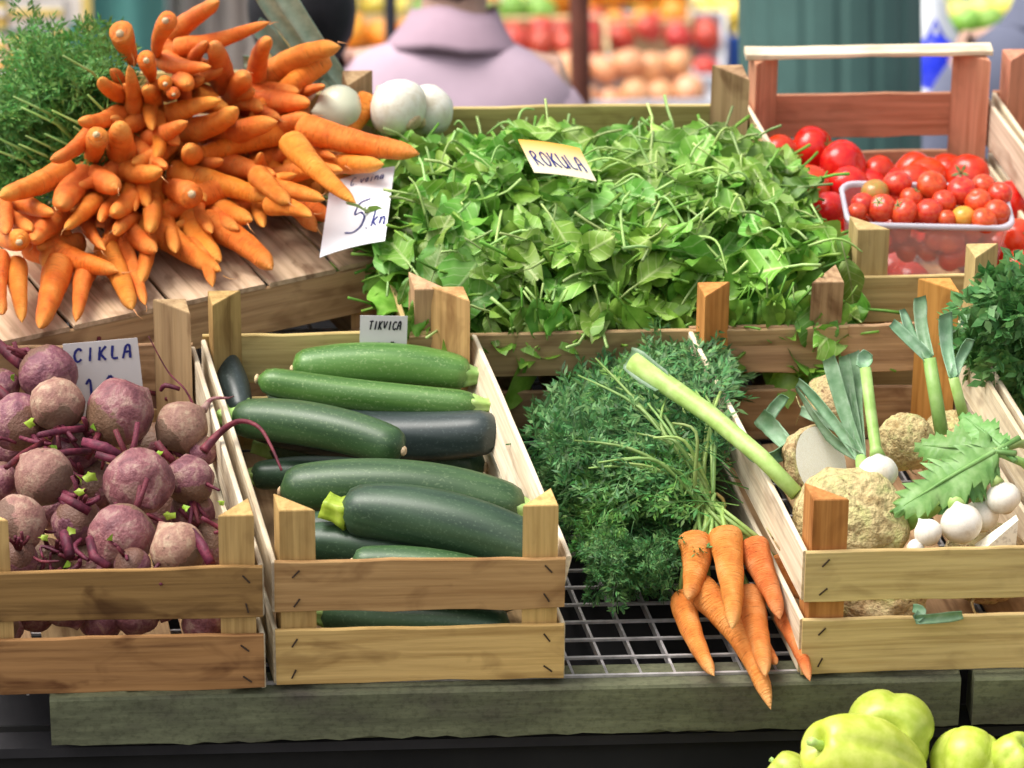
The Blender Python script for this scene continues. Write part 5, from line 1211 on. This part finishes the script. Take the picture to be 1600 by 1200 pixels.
def far_crate(px, py, dist, kind, W=.42, mat=None, where='', nx=5, ny=3):
    c = ad(px, py, dist); root = empty('fruit_crate', Matrix.Translation(c), label='blurred far crate of %s %s' % ({'red': 'red apples', 'orange': 'oranges', 'yellow': 'yellow apples', 'green': 'green apples', 'lemon': 'lemons', 'peach': 'peaches'}[kind], where), cat='crate', group='fruit crates at the far stalls')
    m = mat or M_FCR; D = .30; B = Matrix.Translation(c) @ Matrix.Rotation(random.gauss(0, .12), 4, 'Z') @ Matrix.Rotation(random.uniform(.25, .6), 4, 'X')
    for nm, s, t in (('panel', (W, .012, .10), (0, -D / 2, -.05)), ('panel', (W, .012, .10), (0, D / 2, -.05)), ('panel', (.012, D - .014, .10), (-W / 2 + .006, 0, -.05)), ('panel', (.012, D - .014, .10), (W / 2 - .006, 0, -.05)), ('floor_board', (W - .03, D - .03, .01), (0, 0, -.095))):
        ob(nm, mesh(nm, *boxvf(*s), m, False), B @ Matrix.Translation(t), root)
    for i in range(nx):
        for j in range(ny):
            r = .040 * random.uniform(.9, 1.1); t = Vector((-W / 2 + .05 + (W - .1) * i / (nx - 1) + random.gauss(0, .004), -D / 2 + .055 + (D - .11) * j / (ny - 1), -.012 + .04 * (j == 1) + random.gauss(0, .012)))
            ob('fruit', FM[kind], B @ Matrix.Translation(t) @ Matrix.Rotation(random.random() * 6, 4, rv()) @ Matrix.Scale(r, 4), None, label='blurred %s in the far crate %s' % (FLN[kind], where), cat='fruit', group='fruit at the far stalls')
    return c
FC = [(600, 69, 11.5, 'orange', .42, None, 'left of the pink collar, lower tier'), (593, -24, 12.4, 'yellow', .42, None, 'left of the pink collar, upper tier'), (759, 41, 11.9, 'green', .4, None, 'just right of the dark hair'), (797, -16, 12.5, 'orange', .4, M_FCW, 'above the pink shoulder'), (844, 80, 11.6, 'red', .36, None, 'left of the brown post, lower tier'), (869, 1, 12.3, 'lemon', .3, M_FCW, 'left of the brown post, upper tier'), (965, 6, 12.0, 'orange', .4, None, 'right of the brown post, upper tier'), (1014, 69, 11.8, 'red', .40, M_FCW, 'right of the brown post, lower tier'), (1104, 30, 12.1, 'yellow', .42, M_FCB, 'left of the green column, lower tier'), (1136, -22, 12.4, 'lemon', .42, None, 'left of the green column, upper tier'), (982, 122, 11.2, 'peach', .36, M_FCW, 'nearest, above the rocket'),
      (1497, 33, 12.0, 'lemon', .34, M_FCW, 'right of the green column, upper tier'), (1477, 52, 11.6, 'green', .34, None, 'right of the green column, lower tier'), (1568, 61, 11.9, 'yellow', .36, None, 'beside the grey blue coat')]
cs = [far_crate(*f[:3], f[3], f[4], f[5], f[6]) for f in FC]
M_TABC = plain('white_tablecloth', (.48, .48, .52), .85, 6, .1)
for nm, xa, xb, dist, lab in (('far_stall_table', 540, 1180, 11.9, 'white covered table of the far fruit stall in the middle'), ('far_stall_table', 1420, 1720, 11.9, 'white covered table of the far fruit stall at the right')):
    A = ad(xa, 120, dist - 1.05); B = ad(xb, 120, dist - 1.05); L = (B - A).length; zt = min(c.z for c in cs) - .115; y0 = A.y - .12
    r_ = empty(nm, Matrix.Translation(((A.x + B.x) / 2, y0 + .6, 0)), label=lab, cat='table', group='far stall tables')
    V = [(-L / 2, 0, 0), (L / 2, 0, 0), (L / 2, 0, zt), (-L / 2, 0, zt), (-L / 2, .62, zt), (L / 2, .62, zt), (L / 2, .62, zt + .045), (-L / 2, .62, zt + .045), (-L / 2, 1.15, zt + .075), (L / 2, 1.15, zt + .075), (L / 2, 1.15, zt + .13), (-L / 2, 1.15, zt + .13), (-L / 2, 2.2, zt + .13), (L / 2, 2.2, zt + .13), (L / 2, 2.2, 0), (-L / 2, 2.2, 0)]
    ob('cloth', mesh('cloth', V, [(0, 1, 2, 3), (3, 2, 5, 4), (4, 5, 6, 7), (7, 6, 9, 8), (8, 9, 10, 11), (11, 10, 13, 12), (12, 13, 14, 15)], M_TABC, False), Matrix.Translation(((A.x + B.x) / 2, y0, 0)), r_)
    for k in range(2): ob('leg', mesh('leg', *boxvf(.05, .05, zt - .02), M_FCR, False), Matrix.Translation(((A.x + B.x) / 2 + (k - .5) * (L - .2), y0 + 1.0, zt / 2 - .01)), r_)
# tarpaulins behind the stalls
def tarp(px0, px1, dist, mat, label, z1=2.6):
    A = ad(px0, 60, dist); B = ad(px1, 60, dist); L = abs(B.x - A.x); V = []; F = []; n_ = 40
    for i in range(n_ + 1):
        for z in (0.02, z1): V.append((L * i / n_, .03 * math.sin(i * 1.3), z))
    for i in range(n_): F.append((2 * i, 2 * i + 2, 2 * i + 3, 2 * i + 1))
    nb = len(V); V += [(x, y + .004, z) for x, y, z in V]; F += [tuple(reversed([q + nb for q in f])) for f in F]
    ob('tarpaulin', mesh('tarpaulin', V, F, mat), Matrix.Translation((A.x, A.y, 0)), None, label=label, cat='tarpaulin')
M_TP = plain('pale_tarp', (.62, .58, .56), .7, 3, .15); M_TT = plain('teal_tarp', (.06, .19, .17), .6, 4, .12); M_TG = plain('green_tarp', (.20, .32, .16), .7, 3, .3)
tarp(540, 1200, 14.2, M_TP, 'pale tarpaulin closing the far fruit stall'); tarp(1380, 2100, 14.2, M_TG, 'green tarpaulin behind the stall at the right'); tarp(-500, 262, 11.6, M_TT, 'teal green tarpaulin behind the carrot heap'); tarp(264, 560, 11.7, plain('beige_tarp', (.46, .40, .36), .7, 3, .2), 'beige tarpaulin behind the black haired person')
# yellow boxes at the far left: a rack of cartons
M_YB = plain('yellow_carton', (.72, .55, .16), .7, 12, .2); M_WB = plain('whitish_carton', (.74, .70, .68), .7, 12, .1); M_OB = plain('orange_carton', (.72, .36, .05), .7, 12, .15); M_BB = plain('dark_blue_carton', (.10, .10, .18), .7, 12, .2)
def carton(px, py, dist, w, h, mat, lab, i):
    c = ad(px, py, dist); root = empty('carton', Matrix.Translation(c), label=lab, cat='carton', group='cartons stacked at the far left')
    ob('box', mesh('box', *boxvf(w, .28, h), mat, False), Matrix.Translation(c), root)
    ob('flap', mesh('flap', *boxvf(w * .98, .006, h * .28), M_WB if mat is not M_WB else M_YB, False), Matrix.Translation(c + Vector((0, -.144, h * .1))), root)
row = 0
for py, h in ((-30, .058), (22, .058), (74, .058)):
    for k, px in enumerate((-50, -5, 40, 84)):
        if py > 50 and px > 60: continue
        row += 1; carton(px, py, 9.6, .055, h, (M_YB, M_WB, M_YB, M_WB)[(k + row // 4) % 4], ['yellow', 'whitish'][(k + row // 4) % 2] + ' blurred carton in the stack at the far left', row)
carton(-10, 115, 9.5, .16, .05, M_OB, 'orange carton under the yellow carton stack', 50)
carton(0, 170, 9.4, .22, .09, M_BB, 'dark blue carton at the left behind the carrot tops', 51)
ct = ad(0, 195, 9.45); tr = empty('carton_table', Matrix.Translation((ct.x, ct.y, 0)), label='low table carrying the cartons at the far left', cat='table')
zt = ct.z - .03
ob('table_top', mesh('table_top', *boxvf(.9, .5, .03), M_FCR, False), Matrix.Translation((ct.x, ct.y + .1, zt - .015)), tr)
for a in (-.4, .4):
    for b in (-.1, .3): ob('leg', mesh('leg', *boxvf(.04, .04, zt - .03), M_FCR, False), Matrix.Translation((ct.x + a, ct.y + b, (zt - .03) / 2)), tr)
fr = ad(150, 12, 9.9); fo = empty('framed_board', Matrix.Translation((fr.x, fr.y, 0)), label='pale board with yellow frame left behind the heap', cat='board')
ob('panel', mesh('panel', *boxvf(.16, .02, .5), M_WB, False), Matrix.Translation(fr + Vector((-.11, 0, .22))), fo); ob('frame', mesh('frame', *boxvf(.02, .03, .55), M_YB, False), Matrix.Translation(fr + Vector((-.02, 0, .22))), fo)
ob('foot', mesh('foot', *boxvf(.03, .03, fr.z), M_YB, False), Matrix.Translation((fr.x - .08, fr.y, fr.z / 2)), fo)
